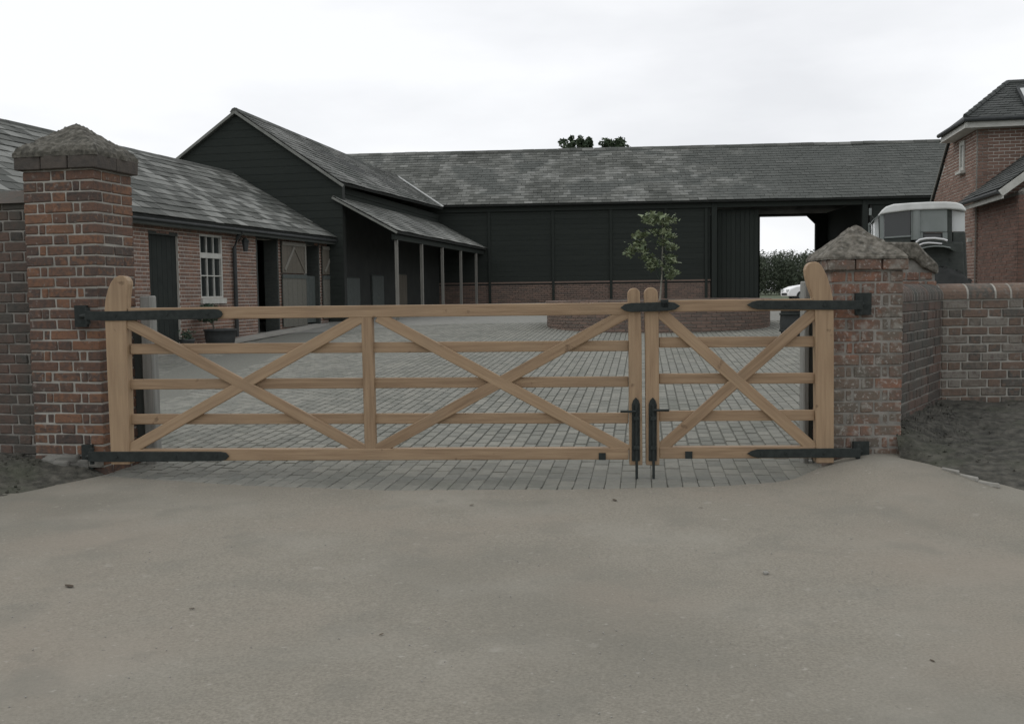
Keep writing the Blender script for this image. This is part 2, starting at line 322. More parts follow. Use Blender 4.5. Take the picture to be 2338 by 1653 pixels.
def place_blocks(items, name, m, parent, limit=290, var=4, rest='brick_course', c=0.006, jit=0.0025):
    """items: (centre, x, y, z, L, D, H). Nearest ones become parts, what is past the limit one joined part."""
    items = sorted(items, key=lambda t: (Vector(t[0]) - CAM).length)
    for it in items[:limit]:
        block(name, *it, m, parent, R.randrange(var), c, jit)
    if items[limit:]:
        mb = MB()
        for cc, x, y, z, L, D, H in items[limit:]:
            mb.box(cc, Vector(x) * L / 2, Vector(y) * D / 2, Vector(z) * H / 2)
        o = mb.ob(rest, m, parent); o['kind'] = 'stuff'
        return o

def cells(s0, s1, z0, z1, openings):
    """The rectangle less its openings, as rectangles."""
    xs = sorted({s0, s1, *[min(max(v, s0), s1) for o in openings for v in o[:2]]})
    zs = sorted({z0, z1, *[min(max(v, z0), z1) for o in openings for v in o[2:]]})
    out = []
    for a, b in zip(xs, xs[1:]):
        run = None
        for c, d in zip(zs, zs[1:]):
            free = b - a > 1e-4 and d - c > 1e-4 and not any(o[0] < (a + b) / 2 < o[1] and o[2] < (c + d) / 2 < o[3] for o in openings)
            if free:
                if run: run[3] = d
                else: run = [a, b, c, d]
            elif run: out.append(run); run = None
        if run: out.append(run)
    return out
def wall_core(name, P0, d, n, s0, s1, z0, z1, openings, depth, m, parent):
    """A solid wall in its plane: P0 + d*s, face towards n, going back by depth."""
    mb = MB(); P0 = Vector(P0); d = Vector(d); n = Vector(n)
    for a, b, c, e in cells(s0, s1, z0, z1, openings):
        mid = P0 + d * ((a + b) / 2) - n * depth / 2; mid.z = (c + e) / 2
        mb.box(mid, d * ((b - a) / 2), n * depth / 2, Vector((0, 0, (e - c) / 2)))
    return mb.ob(name, m, parent)
def wall_bricks(P0, d, n, s0, s1, z0, z1, openings, ch, bl, bond='flemish', face=0.008, dep=0.05, top=None, j=0.011):
    """Brick blocks on a wall plane, clipped to the openings."""
    out = []; P0 = Vector(P0); d = Vector(d); n = Vector(n); up = Vector((0, 0, 1))
    rows = int((z1 - z0) / ch + 0.01)
    for r in range(rows):
        za = z0 + r * ch; zc = za + ch / 2
        hl = bl / 2
        pat = [bl, hl] if bond == 'flemish' else [bl]
        if bond == 'english': pat = [bl] if r % 2 else [hl]
        if bond == 'garden': pat = [hl] if r % 4 == 0 else [bl]
        s = s0 - (0 if r % 2 else (bl * 0.75 if bond == 'flemish' else (hl if pat == [bl] else hl / 2))); i = 0
        while s < s1:
            w = pat[i % len(pat)]; a, b = max(s, s0), min(s + w, s1); i += 1; s += w
            segs = [(a, b)]
            for o in openings:
                if o[2] < zc < o[3]:
                    nn = []
                    for p, q in segs:
                        if q <= o[0] or p >= o[1]: nn.append((p, q)); continue
                        if p < o[0]: nn.append((p, o[0] + j / 2))
                        if q > o[1]: nn.append((o[1] - j / 2, q))
                    segs = nn
            for p, q in segs:
                if q - p < 0.045: continue
                if top and zc + ch / 2 > top((p + q) / 2): continue
                f = face + R.uniform(-0.003, 0.004)
                c = P0 + d * ((p + q) / 2) + n * (f - dep / 2); c.z = zc + R.uniform(-.0015, .0015)
                L = q - p - j
                L = round(L / 0.006) * 0.006
                out.append((c, d, -n if False else n, up if False else d.cross(n), L, dep, ch - j))
    return out
def slates(parent, A, B, C, D, w, ex, m, limit=290, thick=0.012, name='slate', lift=0.02, rest='slate_course', deck=M['dark_in']):
    """Slates in lapped courses on the quad A,B (eave), C,D (ridge above B, A)."""
    A, B, C, D = map(Vector, (A, B, C, D))
    P = lambda u, v: (A * (1 - u) + B * u) * (1 - v) + (D * (1 - u) + C * u) * v
    n = (B - A).cross(D - A).normalized()
    if n.z < 0: n = -n
    L = max((B - A).length, (C - D).length); S = max((D - A).length, (C - B).length)
    rows = max(1, round(S / ex)); cols = max(1, round(L / w)); items = []
    for r in range(rows):
        for k in range(cols + (r % 2)):
            u0 = (k - 0.5 * (r % 2)) / cols; u1 = u0 + 1 / cols; u0, u1 = max(0, u0), min(1, u1)
            if u1 - u0 < 0.2 / cols: continue
            v0 = r / rows; v1 = min(1.0, (r + 1.35) / rows)
            g = 0.004 / L
            jv = R.uniform(-0.02, 0.02) / rows; lf = R.uniform(0.0, 0.008)
            if R.random() < .012: jv -= .3 / rows
            du = R.uniform(-.0015, .0015) * min(1, 10 / L)
            a, b, c, d = P(u0 + g + du, max(0, v0 + jv + R.uniform(-.02, .02) / rows)), P(u1 - g, max(0, v0 + jv)), P(u1 - g, v1), P(u0 + g, v1)
            wv_ = .02 * (mnoise.noise(Vector((u0 * L * .5, v0 * S * .6, L))) + .6)
            lo, hi = n * (lift + 0.008 + lf + wv_), n * (lift - 0.006 + wv_)
            items.append([a + lo, b + lo, c + hi, d + hi])
    items.sort(key=lambda q: ((q[0] + q[2]) / 2 - CAM).length)
    for q in items[:limit]:
        Vb = [v - n * thick for v in q]
        ob(name, q + Vb, [(0, 1, 2, 3), (7, 6, 5, 4), (0, 4, 5, 1), (1, 5, 6, 2), (2, 6, 7, 3), (3, 7, 4, 0)], m, parent)
    mb = MB()
    for q in items[limit:]:
        mb.add(q + [v - n * thick for v in q], [(0, 1, 2, 3), (0, 4, 5, 1), (1, 5, 6, 2), (3, 7, 4, 0)])
    if mb.V: mb.ob(rest, m, parent, kind='stuff')
    dk = MB(); dk.prism([A, B, C, D] if (B - A).cross(D - A).z > 0 else [D, C, B, A], -n * 0.06); dk.ob('roof_deck', deck, parent)
    return n

# ------------------------------------------------------------------ the ground
def grid(name, xs, ys, fz, m, **k):
    V = [Vector((x, y, fz(x, y))) for y in ys for x in xs]; nx = len(xs)
    return ob(name, V, [(j * nx + i, j * nx + i + 1, (j + 1) * nx + i + 1, (j + 1) * nx + i) for j in range(len(ys) - 1) for i in range(nx - 1)], m, None, True, origin=Vector((0, 0, 0)))
rng = lambda a, b, n: [a + (b - a) * i / n for i in range(n + 1)]
tag(grid('field', [-2500, -600, -150] + rng(-60, 60, 20) + [150, 600, 2500], [-300, -60] + rng(-10, 7, 4) + rng(8, 52, 22) + rng(56, 170, 20) + [250, 500, 1200, 3000],
         lambda x, y: gz(x, y) - 0.11, M['grass']), kind='structure')
tag(grid('hardstanding', rng(-22, 34, 14), [32, 35, 38, 42, 46, 50, 54, 58, 63], lambda x, y: gz(x, y) - 0.03, M['dirt_track']), kind='structure')
# courtyard base sheet and block pavers, laid end to end along the courtyard
CD, CR = v2(0.133, 1), v2(1, -0.133)
court = tag(grid('courtyard', rng(-14, 16, 15), rng(5.6, 25, 20), lambda x, y: gz(x, y) - 0.012, M['joint']), kind='structure')
WM[court.name] = Matrix.Identity(4)
tag(grid('courtyard_far', rng(-14, 16, 15), rng(24.6, 37, 10), lambda x, y: gz(x, y) - 0.005, M['paver_far']), kind='structure')
O0 = Vector((0.8, 6.05, 0))
pv = []
for i in range(-92, 92):
    x = i * 0.103
    for j in range(-1, 92):
        y = 0.2 + j * 0.205 + (0.1025 if i % 2 else 0)
        c = O0 + CR * x + CD * y
        if c.y < 5.9 or c.y > 25 or abs(c.x) > 0.47 * c.y + 1.6 + (0 if c.y > 8 else .8): continue
        c.z = gz(c.x, c.y) - 0.03 + R.uniform(-.002, .002)
        pv.append((c, CR, CD, Vector((0, 0, 1)), 0.0995, 0.190 if c.y < 8.4 else 0.197, 0.06))
ys_ = Vector((0, 1, 0.03)).normalized()
pv2 = []
for c, x, y, z, L, D, H in pv:
    yy = (Vector((y.x, y.y, 0.03 if c.y > 7 else 0))).normalized(); zz = x.cross(yy); yy = zz.cross(x)
    pv2.append((c, x, yy, zz, L, D, H))
def seen_first(t):
    return 0 if (abs(t[0].x) < 2.9 and t[0].y > 6.45) else 6
pv2.sort(key=lambda t: (t[0] - CAM).length + seen_first(t))
for t in pv2[:296]: block('paver', *t, M['paver'], court, R.randrange(4), 0.004, 0.001)
mb = MB()
for c, x, y, z, L, D, H in pv2[296:]:
    x, y, z = x * L / 2, y * D / 2, z * H / 2; a = 0.006
    mb.add([c - x - y, c + x - y, c + x + y, c - x + y,
            c - x * .87 - y * .94 + z, c + x * .87 - y * .94 + z, c + x * .87 + y * .94 + z, c - x * .87 + y * .94 + z],
           [(4, 5, 6, 7), (0, 1, 5, 4), (1, 2, 6, 5), (2, 3, 7, 6), (3, 0, 4, 7)])
mb.ob('paver_field', M['paver'], court, kind='stuff')

# tarmac drive up to the pavers, its edge a shallow arc
EDGE = [(-12, 7.2), (-3.1, 7.18), (-2.6, 6.98), (-1.8, 6.66), (-0.8, 6.45), (0.5, 6.40), (1.3, 6.44), (1.9, 6.6), (2.2, 6.78), (2.7, 6.9), (12, 6.9)]
def lerp_poly(P, x):
    for (a, b), (c, d) in zip(P, P[1:]):
        if a <= x <= c: return b + (d - b) * (x - a) / (c - a)
    return P[0][1] if x < P[0][0] else P[-1][1]
xs = rng(-12, -4, 8) + rng(-3.8, 3.8, 190) + rng(4.2, 12, 8)
V = []; rowsY = rng(0, 1, 40)
for t in rowsY:
    for x in xs:
        ye = lerp_poly(EDGE, x) + 0.025 * mnoise.noise(Vector((x * 5, 1, 0))) + 0.018 * mnoise.noise(Vector((x * 17, 4, 0)))
        y = -8 + (ye + 8) * (1 - (1 - t) ** 1.6)
        V.append(Vector((x, y, 0.006 + bump_r(x, y) + 0.006 * mnoise.noise(Vector((x * .8, y * .8, 3))))))
nx = len(xs)
tag(ob('driveway', V, [(j * nx + i, j * nx + i + 1, (j + 1) * nx + i + 1, (j + 1) * nx + i) for j in range(40) for i in range(nx - 1)], M['tarmac'], None, True, origin=Vector((0, 0, 0))), kind='structure')

def bank_z(p, t, zt):
    b = bump_r(p.x, p.y)
    return b + .014 * ss(t * 25) - .004 + max(0, zt - b) * ss(min(1, t * 1.15)) ** .85
def verge(name, e, w, zt, up):
    """Earth bank between an edge line and a wall line."""
    V = []; n = 40; cols = []
    def samp(P, t):
        k = t * (len(P) - 1); i = min(int(k), len(P) - 2); f = k - i
        return Vector(P[i] + (0,)) * (1 - f) + Vector(P[i + 1] + (0,)) * f
    m_ = 130
    for i in range(m_ + 1):
        a, b = samp(e, i / m_), samp(w, i / m_)
        for j in range(n + 1):
            t = j / n; p = a * (1 - t) + b * t
            p.z = bank_z(p, t, zt) + ss(t * 14) * ((0.012 + 0.02 * t) * mnoise.noise(p * 4) + (0.006 + .008 * ss(t * 4)) * mnoise.noise(p * 13) + 0.007 * ss(t * 6) * mnoise.noise(p * 31))
            V.append(p)
    Fc = [(i * (n + 1) + j, (i + 1) * (n + 1) + j, (i + 1) * (n + 1) + j + 1, i * (n + 1) + j + 1) for i in range(m_) for j in range(n)]
    return tag(ob(name, V, Fc, M['earth'], None, False, origin=Vector((0, 0, 0))), kind='structure')
BANK_E = [(2.6, 6.62), (2.66, 6.45), (2.72, 6.25), (2.82, 5.95), (2.92, 5.8), (3.1, 5.5), (3.6, 4.9), (5, 3.6), (9, 1.5)]
BANK_W = [(2.68, 6.95), (2.75, 7.1), (2.9, 7.4), (3.3, 8.1), (3.7, 8.62), (4.4, 8.62), (5.2, 8.6), (7, 8.6), (11, 8.5)]
verge('earth_bank', BANK_E, BANK_W, 0.31, 0.8)
verge('earth_verge', [(-2.98, 7.16), (-3.08, 6.9), (-3.27, 6.47), (-3.5, 5.85), (-4.1, 4.7), (-5.4, 2.9), (-9, .9)],
      [(-3.1, 7.4), (-3.4, 7.45), (-3.8, 7.6), (-4.4, 7.8), (-5.2, 8.0), (-7, 8.3), (-12, 9)], 0.11, 0.9)

# ------------------------------------------------------------------ the two gate piers and the boundary walls
UP = Vector((0, 0, 1))
def rough_cap(name, C, hx, hy, ax, ay, z0, z1, parent, m=None, seed=0, lip=0.05, rough_=1.0):
    """Weathered pyramid of cement: a grid whose height falls from the apex, roughened."""
    n = 34; V = []; ax = Vector(ax); ay = Vector(ay)
    for j in range(n + 1):
        for i in range(n + 1):
            u, v = 2 * i / n - 1, 2 * j / n - 1
            p = Vector(C) + ax * (u * hx) + ay * (v * hy)
            k = max(abs(u), abs(v)); h = 1 - k
            q = p * 9 + Vector((seed, 0, 0))
            nz_ = mnoise.noise(q) * 0.5 + mnoise.noise(q * 2.3) * 0.3 + mnoise.noise(q * 5) * .18
            p.z = z0 + lip + (z1 - z0 - lip) * min(h, .93) / .93 + rough_ * (0.045 * nz_ + .03 * mnoise.noise(q * 4.3)) * (0.5 + 0.5 * (k < .95))
            if k > .99: p = p + Vector((0, 0, -lip * 0.4))
            p += (ax * mnoise.noise(q * 1.7 + Vector((9, 0, 0))) + ay * mnoise.noise(q * 1.7 + Vector((0, 9, 0)))) * 0.018
            V.append(p)
    k0 = len(V); ring = [i for i in range(n + 1)] + [(j) * (n + 1) + n for j in range(1, n + 1)] + [n * (n + 1) + i for i in range(n - 1, -1, -1)] + [j * (n + 1) for j in range(n - 1, 0, -1)]
    for i in ring: V.append(Vector((V[i].x, V[i].y, z0 - 0.004)))
    Fc = [(j * (n + 1) + i, j * (n + 1) + i + 1, (j + 1) * (n + 1) + i + 1, (j + 1) * (n + 1) + i) for j in range(n) for i in range(n)]
    m_ = len(ring)
    Fc += [(ring[(i + 1) % m_], ring[i], k0 + i, k0 + (i + 1) % m_) for i in range(m_)]
    return ob(name, V, Fc, m or M['cap'], parent)

def pier_courses(K, ax, ay, W, D, z0, rows, ch):
    """Solid bricks round three sides of a pier. K is the near right corner; ax points left along the front, ay back."""
    its = []; j = 0.011; h = 0.1
    q = W / 5
    def rect(a0, a1, b0, b1, r):
        L, Dp = a1 - a0 - j, b1 - b0 - j
        if L < .03 or Dp < .03: return
        c = K + ax * ((a0 + a1) / 2) + ay * ((b0 + b1) / 2) + (ax * R.uniform(-.003, .003) + ay * R.uniform(-.004, .003)); c.z = z0 + (r + .5) * ch
        its.append((c, ax, ay, ax.cross(ay), round(L, 3), round(Dp, 3), ch - j))
    for r in range(rows):
        if r % 2:
            for a0, a1 in ((0, 2 * q), (2 * q, 3 * q), (3 * q, W)): rect(a0, a1, 0, q, r)
            b = q
            while b < D - .02: rect(0, q, b, min(D, b + 2 * q), r); rect(W - q, W, b, min(D, b + 2 * q), r); b += 2 * q
        else:
            rect(0, q, 0, 2 * q, r); rect(q, 1.5 * q, 0, q, r); rect(1.5 * q, 3.5 * q, 0, q, r); rect(3.5 * q, 4 * q, 0, q, r); rect(4 * q, W, 0, 2 * q, r)
            rect(0, q, 2 * q, D, r); rect(W - q, W, 2 * q, D, r)
    return its

# left pier
lp = thing('brick_pillar', 'tall red brick gate pillar with crumbling pyramid cap left of the gate', 'pillar', (-3.2, 7.4, 0), 'brick gate pillars')
th = math.radians(12)
K = Vector((-2.972, 7.17, 0)); AX = Vector((-math.cos(th), math.sin(th), 0)); AY = Vector((math.sin(th), math.cos(th), 0))
W, D = 0.585, 0.49; CH = 0.0765
z0 = -0.085; rows = 30
place_blocks(pier_courses(K, AX, AY, W, D, z0, rows, CH), 'brick', M['brick_old'], lp, 292)
mb = MB(); c = K + AX * W / 2 + AY * D / 2; zt = z0 + rows * CH
mb.box(c + UP * ((z0 + zt) / 2), AX * (W / 2 - .012), AY * (D / 2 - .012), UP * ((zt - z0) / 2 + .02)); mb.ob('mortar_core', M['mortar'], lp)
co = []
for a0 in range(3):
    for b0 in (0, 1):
        co.append((K + AX * (-.035 + (W + .07) * (a0 + .5) / 3) + AY * (-.035 + (D + .07) * (b0 + .5) / 2) + UP * (zt + .055), AX, AY, AX.cross(AY), (W + .07) / 3 - .006, (D + .07) / 2 - .006, 0.1))
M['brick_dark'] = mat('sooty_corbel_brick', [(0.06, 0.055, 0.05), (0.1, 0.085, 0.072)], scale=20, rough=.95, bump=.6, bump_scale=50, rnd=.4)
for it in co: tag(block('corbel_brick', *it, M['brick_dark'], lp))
rough_cap('cap', c, W / 2 + .035, D / 2 + .035, AX, AY, zt + .1, zt + .1 + .265, lp, M['cap_dark'], seed=3, rough_=.3)
# crumbling footing on its front
mb = MB()
for i in range(16):
    a = R.uniform(.02, W - .02); zc = R.uniform(.0, .13)
    mb.box(K + AX * a - AY * R.uniform(.0, .03) + UP * zc, AX * R.uniform(.03, .09), AY * R.uniform(.02, .045), UP * R.uniform(.02, .045))
fo = mb.ob('render_footing', M['render'], lp); bv = fo.modifiers.new('b', 'BEVEL'); bv.width = .018; bv.segments = 2

# right pier
RX, RY = 2.19, 6.80
rp_ = thing('brick_pillar', 'short lichened brick gate pillar with pyramid cap right of the gate', 'pillar', (2.45, 7.0, 0.1), 'brick gate pillars')
bx, by = v2(-1, 0.02), v2(0.02, 1)
K2 = Vector((2.685, 6.80, 0)); W2, D2 = 0.49, 0.5; CH2 = 0.0815; z0 = 0.02; rows = 17
place_blocks(pier_courses(K2, bx, by, W2, D2, z0, rows, CH2), 'brick', M['brick_worn'], rp_, 290)
zt2 = z0 + rows * CH2; c2 = K2 + bx * W2 / 2 + by * D2 / 2
mb = MB(); mb.box(c2 + UP * ((z0 + zt2) / 2), bx * (W2 / 2 - .01), by * (D2 / 2 - .01), UP * ((zt2 - z0) / 2 + .02)); mb.ob('mortar_core', M['mortar_dull'], rp_)
for a0 in range(3):
    for b0 in (0, 1):
        block('corbel_brick', K2 + bx * (-.02 + (W2 + .05) * (a0 + .5) / 3) + by * (-.03 + (D2 + .06) * (b0 + .5) / 2) + UP * (zt2 + .042), bx, by, bx.cross(by), (W2 + .05) / 3 - .008, (D2 + .06) / 2 - .006, 0.074, M['brick_worn'], rp_)
rough_cap('cap', c2 - bx * .0 + Vector((-.015, 0, 0)), W2 / 2 + .025, D2 / 2 + .03, bx, by, zt2 + .082, zt2 + .082 + .235, rp_, seed=11, lip=.02, rough_=.26)
# a lower end pier of the boundary wall with a sloped cement shoulder stands behind the pillar
# right boundary wall: a short return, then the long run, rounded coping bricks
rw = thing('brick_wall', 'low brown brick boundary wall with rounded coping bricks right of the gate', 'wall', (4.5, 8.6, 0.3))
Pa = Vector((2.72, 7.08, 0)); Pb = on_line(2148, 800, (0, 8.45, 0), Vector((1, 0, 0))); Pb.z = 0
wd = (Pb - Pa); wl_ = wd.length; wd.normalize(); wnrm = Vector((wd.y, -wd.x, 0))
CHW, ZT = 0.0745, 1.185
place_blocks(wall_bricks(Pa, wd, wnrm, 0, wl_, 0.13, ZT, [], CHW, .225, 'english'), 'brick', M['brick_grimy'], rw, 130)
its = wall_bricks(Pb, Vector((1, 0, 0)), Vector((0, -1, 0)), 0, 5.5, 0.13, ZT, [], CHW, .228, 'flemish')
place_blocks(its, 'brick', M['brick_wall'], rw, 120)
wall_core('mortar_core', Pa, wd, wnrm, 0, wl_, 0.0, ZT, [], .22, M['mortar_dull'], rw)
wall_core('mortar_core', Pb, Vector((1, 0, 0)), Vector((0, -1, 0)), 0, 5.5, 0.0, ZT, [], .22, M['mortar'], rw)
def coping(P0, d, n, s0, s1, L, m=M['brick_wall']):
    s = s0
    prof = [(-.125, 0)] + [(-.125 * math.cos(a), .035 + .095 * math.sin(a)) for a in rng(0, math.pi, 10)] + [(.125, 0)]
    k = 0
    while s < s1 - .02:
        l = min((L, L * .56)[k % 3 == 2], s1 - s); k += 1
        V = []; o = Vector(P0) + d * (s + l / 2) - n * .105; o.z = ZT
        for e in (-1, 1): V += [o + d * (e * (l / 2 - .009)) - n * (-a) * -1 * -1 + UP * b for a, b in prof]
        m_ = len(prof); Fc = [(i, (i + 1) % m_, m_ + (i + 1) % m_, m_ + i) for i in range(m_)] + [tuple(range(m_))[::-1], tuple(range(m_, 2 * m_))]
        ob('coping_brick', V, Fc, m, rw); s += l
    V = []
    o = Vector(P0) - n * .105; o.z = ZT
    for e in (s0, s1): V += [o + d * e + n * a * .985 + UP * b * .985 for a, b in prof]
    m_ = len(prof); ob('coping_mortar', V, [(i, (i + 1) % m_, m_ + (i + 1) % m_, m_ + i) for i in range(m_)] + [tuple(range(m_)), tuple(range(m_, 2 * m_))], M['mortar'], rw)
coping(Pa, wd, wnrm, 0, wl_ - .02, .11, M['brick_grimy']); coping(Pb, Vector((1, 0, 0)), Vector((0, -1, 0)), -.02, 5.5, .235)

ey = 8.47; ep = lambda x, y: at_y(x, y, ey)
mb = MB(); mb.prism([ep(1980, 900), ep(1980, 575), ep(2088, 566), ep(2106, 588), ep(2134, 610), ep(2136, 900)], (0, .36, 0)); mb.ob('end_pier', M['mortar_dull'], rw)
a_ = ep(1990, 900); b_ = ep(2136, 900)
place_blocks(wall_bricks(Vector((a_.x, ey, 0)), Vector((1, 0, 0)), Vector((0, -1, 0)), 0, b_.x - a_.x, .6, 1.44, [], .0745, .225, 'english'), 'brick', M['brick_worn'], rw, 50)
sh = MB(); sh.prism([ep(2139, 627) + Vector((0, -.05, 0)), ep(2139, 605) + Vector((0, -.05, 0)), ep(2110, 577) + Vector((0, -.05, 0)), ep(2091, 554) + Vector((0, -.05, 0)), ep(1980, 553) + Vector((0, -.05, 0)), ep(1980, 590) + Vector((0, -.05, 0)), ep(2084, 592) + Vector((0, -.05, 0)), ep(2104, 612) + Vector((0, -.05, 0))], (0, .45, 0))
so_ = sh.ob('cement_shoulder', M['cap'], rw); bv = so_.modifiers.new('b', 'BEVEL'); bv.width = .02; bv.segments = 2

# left wing wall
lw = thing('brick_wall', 'dark weathered brick wall running off behind the tall left pillar', 'wall', (-4.5, 7.8, 0))
Pl = K + AX * (W - .1) + AY * .16; dl = AX.copy(); nl = -AY
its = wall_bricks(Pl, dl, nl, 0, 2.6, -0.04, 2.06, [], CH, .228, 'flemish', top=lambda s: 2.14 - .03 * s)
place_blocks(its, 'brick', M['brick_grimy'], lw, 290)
wall_core('mortar_core', Pl, dl, nl, 0, 2.6, -.1, 2.02, [], .24, M['mortar_dull'], lw)
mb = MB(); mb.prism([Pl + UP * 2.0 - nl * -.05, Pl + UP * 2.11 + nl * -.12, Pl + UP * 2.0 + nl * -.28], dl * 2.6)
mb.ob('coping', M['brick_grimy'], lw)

# ------------------------------------------------------------------ the pair of gates
GL, GR = Vector((-2.83, 7.07, 0)), Vector((2.12, 6.735, 0))
gd = (GR - GL); gd.z = 0; gd.normalize(); gn = Vector((gd.y, -gd.x, 0))     # gn points to the camera
VK = 2338 / 2296.0
def G(x, y, off=0.0):                                                       # photo point on the gate's front plane, off towards the camera
    p = on_line(x * VK, y * VK, GL, gd); return p + gn * off
def rail(name, a, b, wid, thk, off, m, parent, **k): return beam(name, G(*a, off), G(*b, off), gn, wid, thk, m, parent, **k)
def outline(name, pts, thk, off, m, parent, bevel=.006):
    P = [G(x, y, off + thk / 2) for x, y in pts]
    mb = MB(); mb.prism(P, -gn * thk); 
    org = sum(P, Vector()) / len(P)
    # local x runs along the timber so its grain does too
    Mw = basis(org, UP, gn, UP.cross(gn)); inv = Mw.inverted()
    o = bpy.data.objects.new(name, data_mesh(name, [inv @ v for v in mb.V], mb.F, m)); put(o, parent, Mw)
    import bmesh
    bm = bmesh.new(); bm.from_mesh(o.data); bmesh.ops.recalc_face_normals(bm, faces=bm.faces); bm.to_mesh(o.data); bm.free()
    b_ = o.modifiers.new('edge', 'BEVEL'); b_.width = bevel; b_.segments = 2; b_.limit_method = 'ANGLE'
    return o
gl = thing('gate_leaf', 'wide wooden gate leaf with two crossed braced bays, hung on the tall left pillar', 'gate', GL + Vector((1.9, 0, .1)), 'pair of wooden gate leaves')
gr = thing('gate_leaf', 'narrow wooden gate leaf with one crossed braced bay, hung on the short right pillar', 'gate', GR + Vector((-.7, 0, .1)), 'pair of wooden gate leaves')
T = .085
def arc(cx, cy, r, a0, a1, n=10): return [(cx + r * math.cos(math.radians(a0 + (a1 - a0) * i / n)), cy - r * math.sin(math.radians(a0 + (a1 - a0) * i / n))) for i in range(n + 1)]
outline('hanging_stile', [(255, 1039), (248, 880), (243, 760), (240, 695), (242, 672), (248, 648), (255, 632), (262, 623), (272, 618.5), (281, 619), (288, 623), (292.5, 630), (293.5, 638), (291, 652), (289, 668), (288.5, 690), (290, 760), (294, 900), (297, 1039)], T, 0, M['wood'], gl)
outline('hanging_stile', [(1827, 1036), (1826, 880), (1825, 740), (1824, 692), (1819, 665), (1810, 640), (1805, 620), (1803.5, 606), (1806, 597), (1811, 591), (1818, 588), (1826, 587.5), (1833, 590), (1839, 596), (1845, 606), (1852, 622), (1859, 645), (1864, 668), (1866, 690), (1866.5, 760), (1866.5, 1036)], T, 0, M['wood'], gr)
outline('meeting_stile', [(1411, 1041), (1409, 760), (1407, 665)] + arc(1421, 660, 14, 180, 20, 10) + [(1434.5, 668), (1438, 760), (1440, 1041)], T * .85, 0, M['wood'], gl)
outline('meeting_stile', [(1448, 1041), (1446, 760), (1443.5, 665)] + arc(1459, 660, 15.5, 175, 5, 10) + [(1476, 700), (1477, 850), (1478, 1041)], T * .85, 0, M['wood'], gr)
rt = .07
def lrail(name, ya, yb, wpx, thk, off): rail(name, (292, ya), (1409, yb), wpx / 322., thk, off, M['wood'], gl)
def rrail(name, ya, yb, wpx, thk, off): rail(name, (1478, ya), (1826, yb), wpx / 326., thk, off, M['wood'], gr)
lrail('top_rail', 704, 692, 26.5, .07, 0); lrail('bottom_rail', 1019, 1015.5, 26, .072, 0)
for ya, yb in ((783, 775.5), (862, 856), (940, 937.5)): lrail('rail', ya, yb, 23.5, .028, -.012)
rrail('top_rail', 686.5, 683, 26, .07, 0); rrail('bottom_rail', 1014, 1012, 26, .072, 0)
for ya, yb in ((768, 766), (849.5, 848), (933, 931)): rrail('rail', ya, yb, 23.5, .028, -.012)
rail('upright', (824, 707), (832, 1008), 25 / 322., .066, .0, M['wood'], gl)
def braces(parent, tl, br, bl, tr, w):
    rail('brace', tl, br, w, .028, .0175, M['wood'], parent); rail('brace', bl, tr, w, .0275, .0175, M['wood'], parent)
bw = 25 / 322.
braces(gl, (288, 722), (822, 1010), (290, 1009), (812, 711), bw)
braces(gl, (848, 710), (1408, 1010), (842, 1010), (1408, 700), bw)
braces(gr, (1479, 700), (1826, 1008), (1480, 1006), (1826, 699), bw)
# ironwork
def strap(name, pts, off, thk, parent): return outline(name, pts, thk, off, M['iron'], parent, .003)
fo_ = T / 2 + .006
strap('hinge_strap', [(197, 717.5), (198, 697.5), (250, 698), (485, 693), (496, 694), (503, 699), (505, 704.5), (501, 711), (492, 714.5), (250, 719)], fo_, .01, gl)
strap('hinge_strap', [(205, 1032), (205, 1010), (250, 1010), (500, 1010), (512, 1012), (519, 1020), (512, 1028), (500, 1031), (250, 1033)], fo_, .01, gl)
strap('hinge_strap', [(1930, 694), (1930, 674), (1864, 673.5), (1695, 674), (1683, 677), (1672, 683.5), (1683, 690), (1695, 693.5), (1864, 694.5)], fo_, .01, gr)
strap('hinge_strap', [(1925, 1023), (1925, 1003), (1864, 1002.5), (1695, 1004.5), (1683, 1008), (1672, 1014), (1683, 1020), (1695, 1023.5), (1864, 1023)], fo_, .01, gr)
for x, y in ((265, 707.5), (380, 704.5), (470, 703), (268, 1021), (400, 1020.5), (490, 1020)):
    mb = MB(); p = G(x, y, fo_ + .004); mb.tube([p, p + gn * .008], .011, 8); mb.ob('bolt_head', M['iron'], gl)
for x, y in ((1845, 684), (1760, 683.5), (1705, 683.5), (1845, 1013), (1760, 1013.5), (1705, 1014)):
    mb = MB(); p = G(x, y, fo_ + .004); mb.tube([p, p + gn * .008], .011, 8); mb.ob('bolt_head', M['iron'], gr)
la = strap('throw_over_latch', [(1390, 690), (1400, 682), (1415, 679.5), (1495, 677), (1510, 678.5), (1523, 686), (1512, 694), (1495, 697), (1415, 699.5), (1400, 697)], T / 2 + .022, .014, gl)
mb = MB(); a, b = G(1488, 681, T / 2 + .015), None; mb.box(a, gd * .026, gn * .014, UP * .026); mb.ob('latch_keeper', M['iron'], gr)
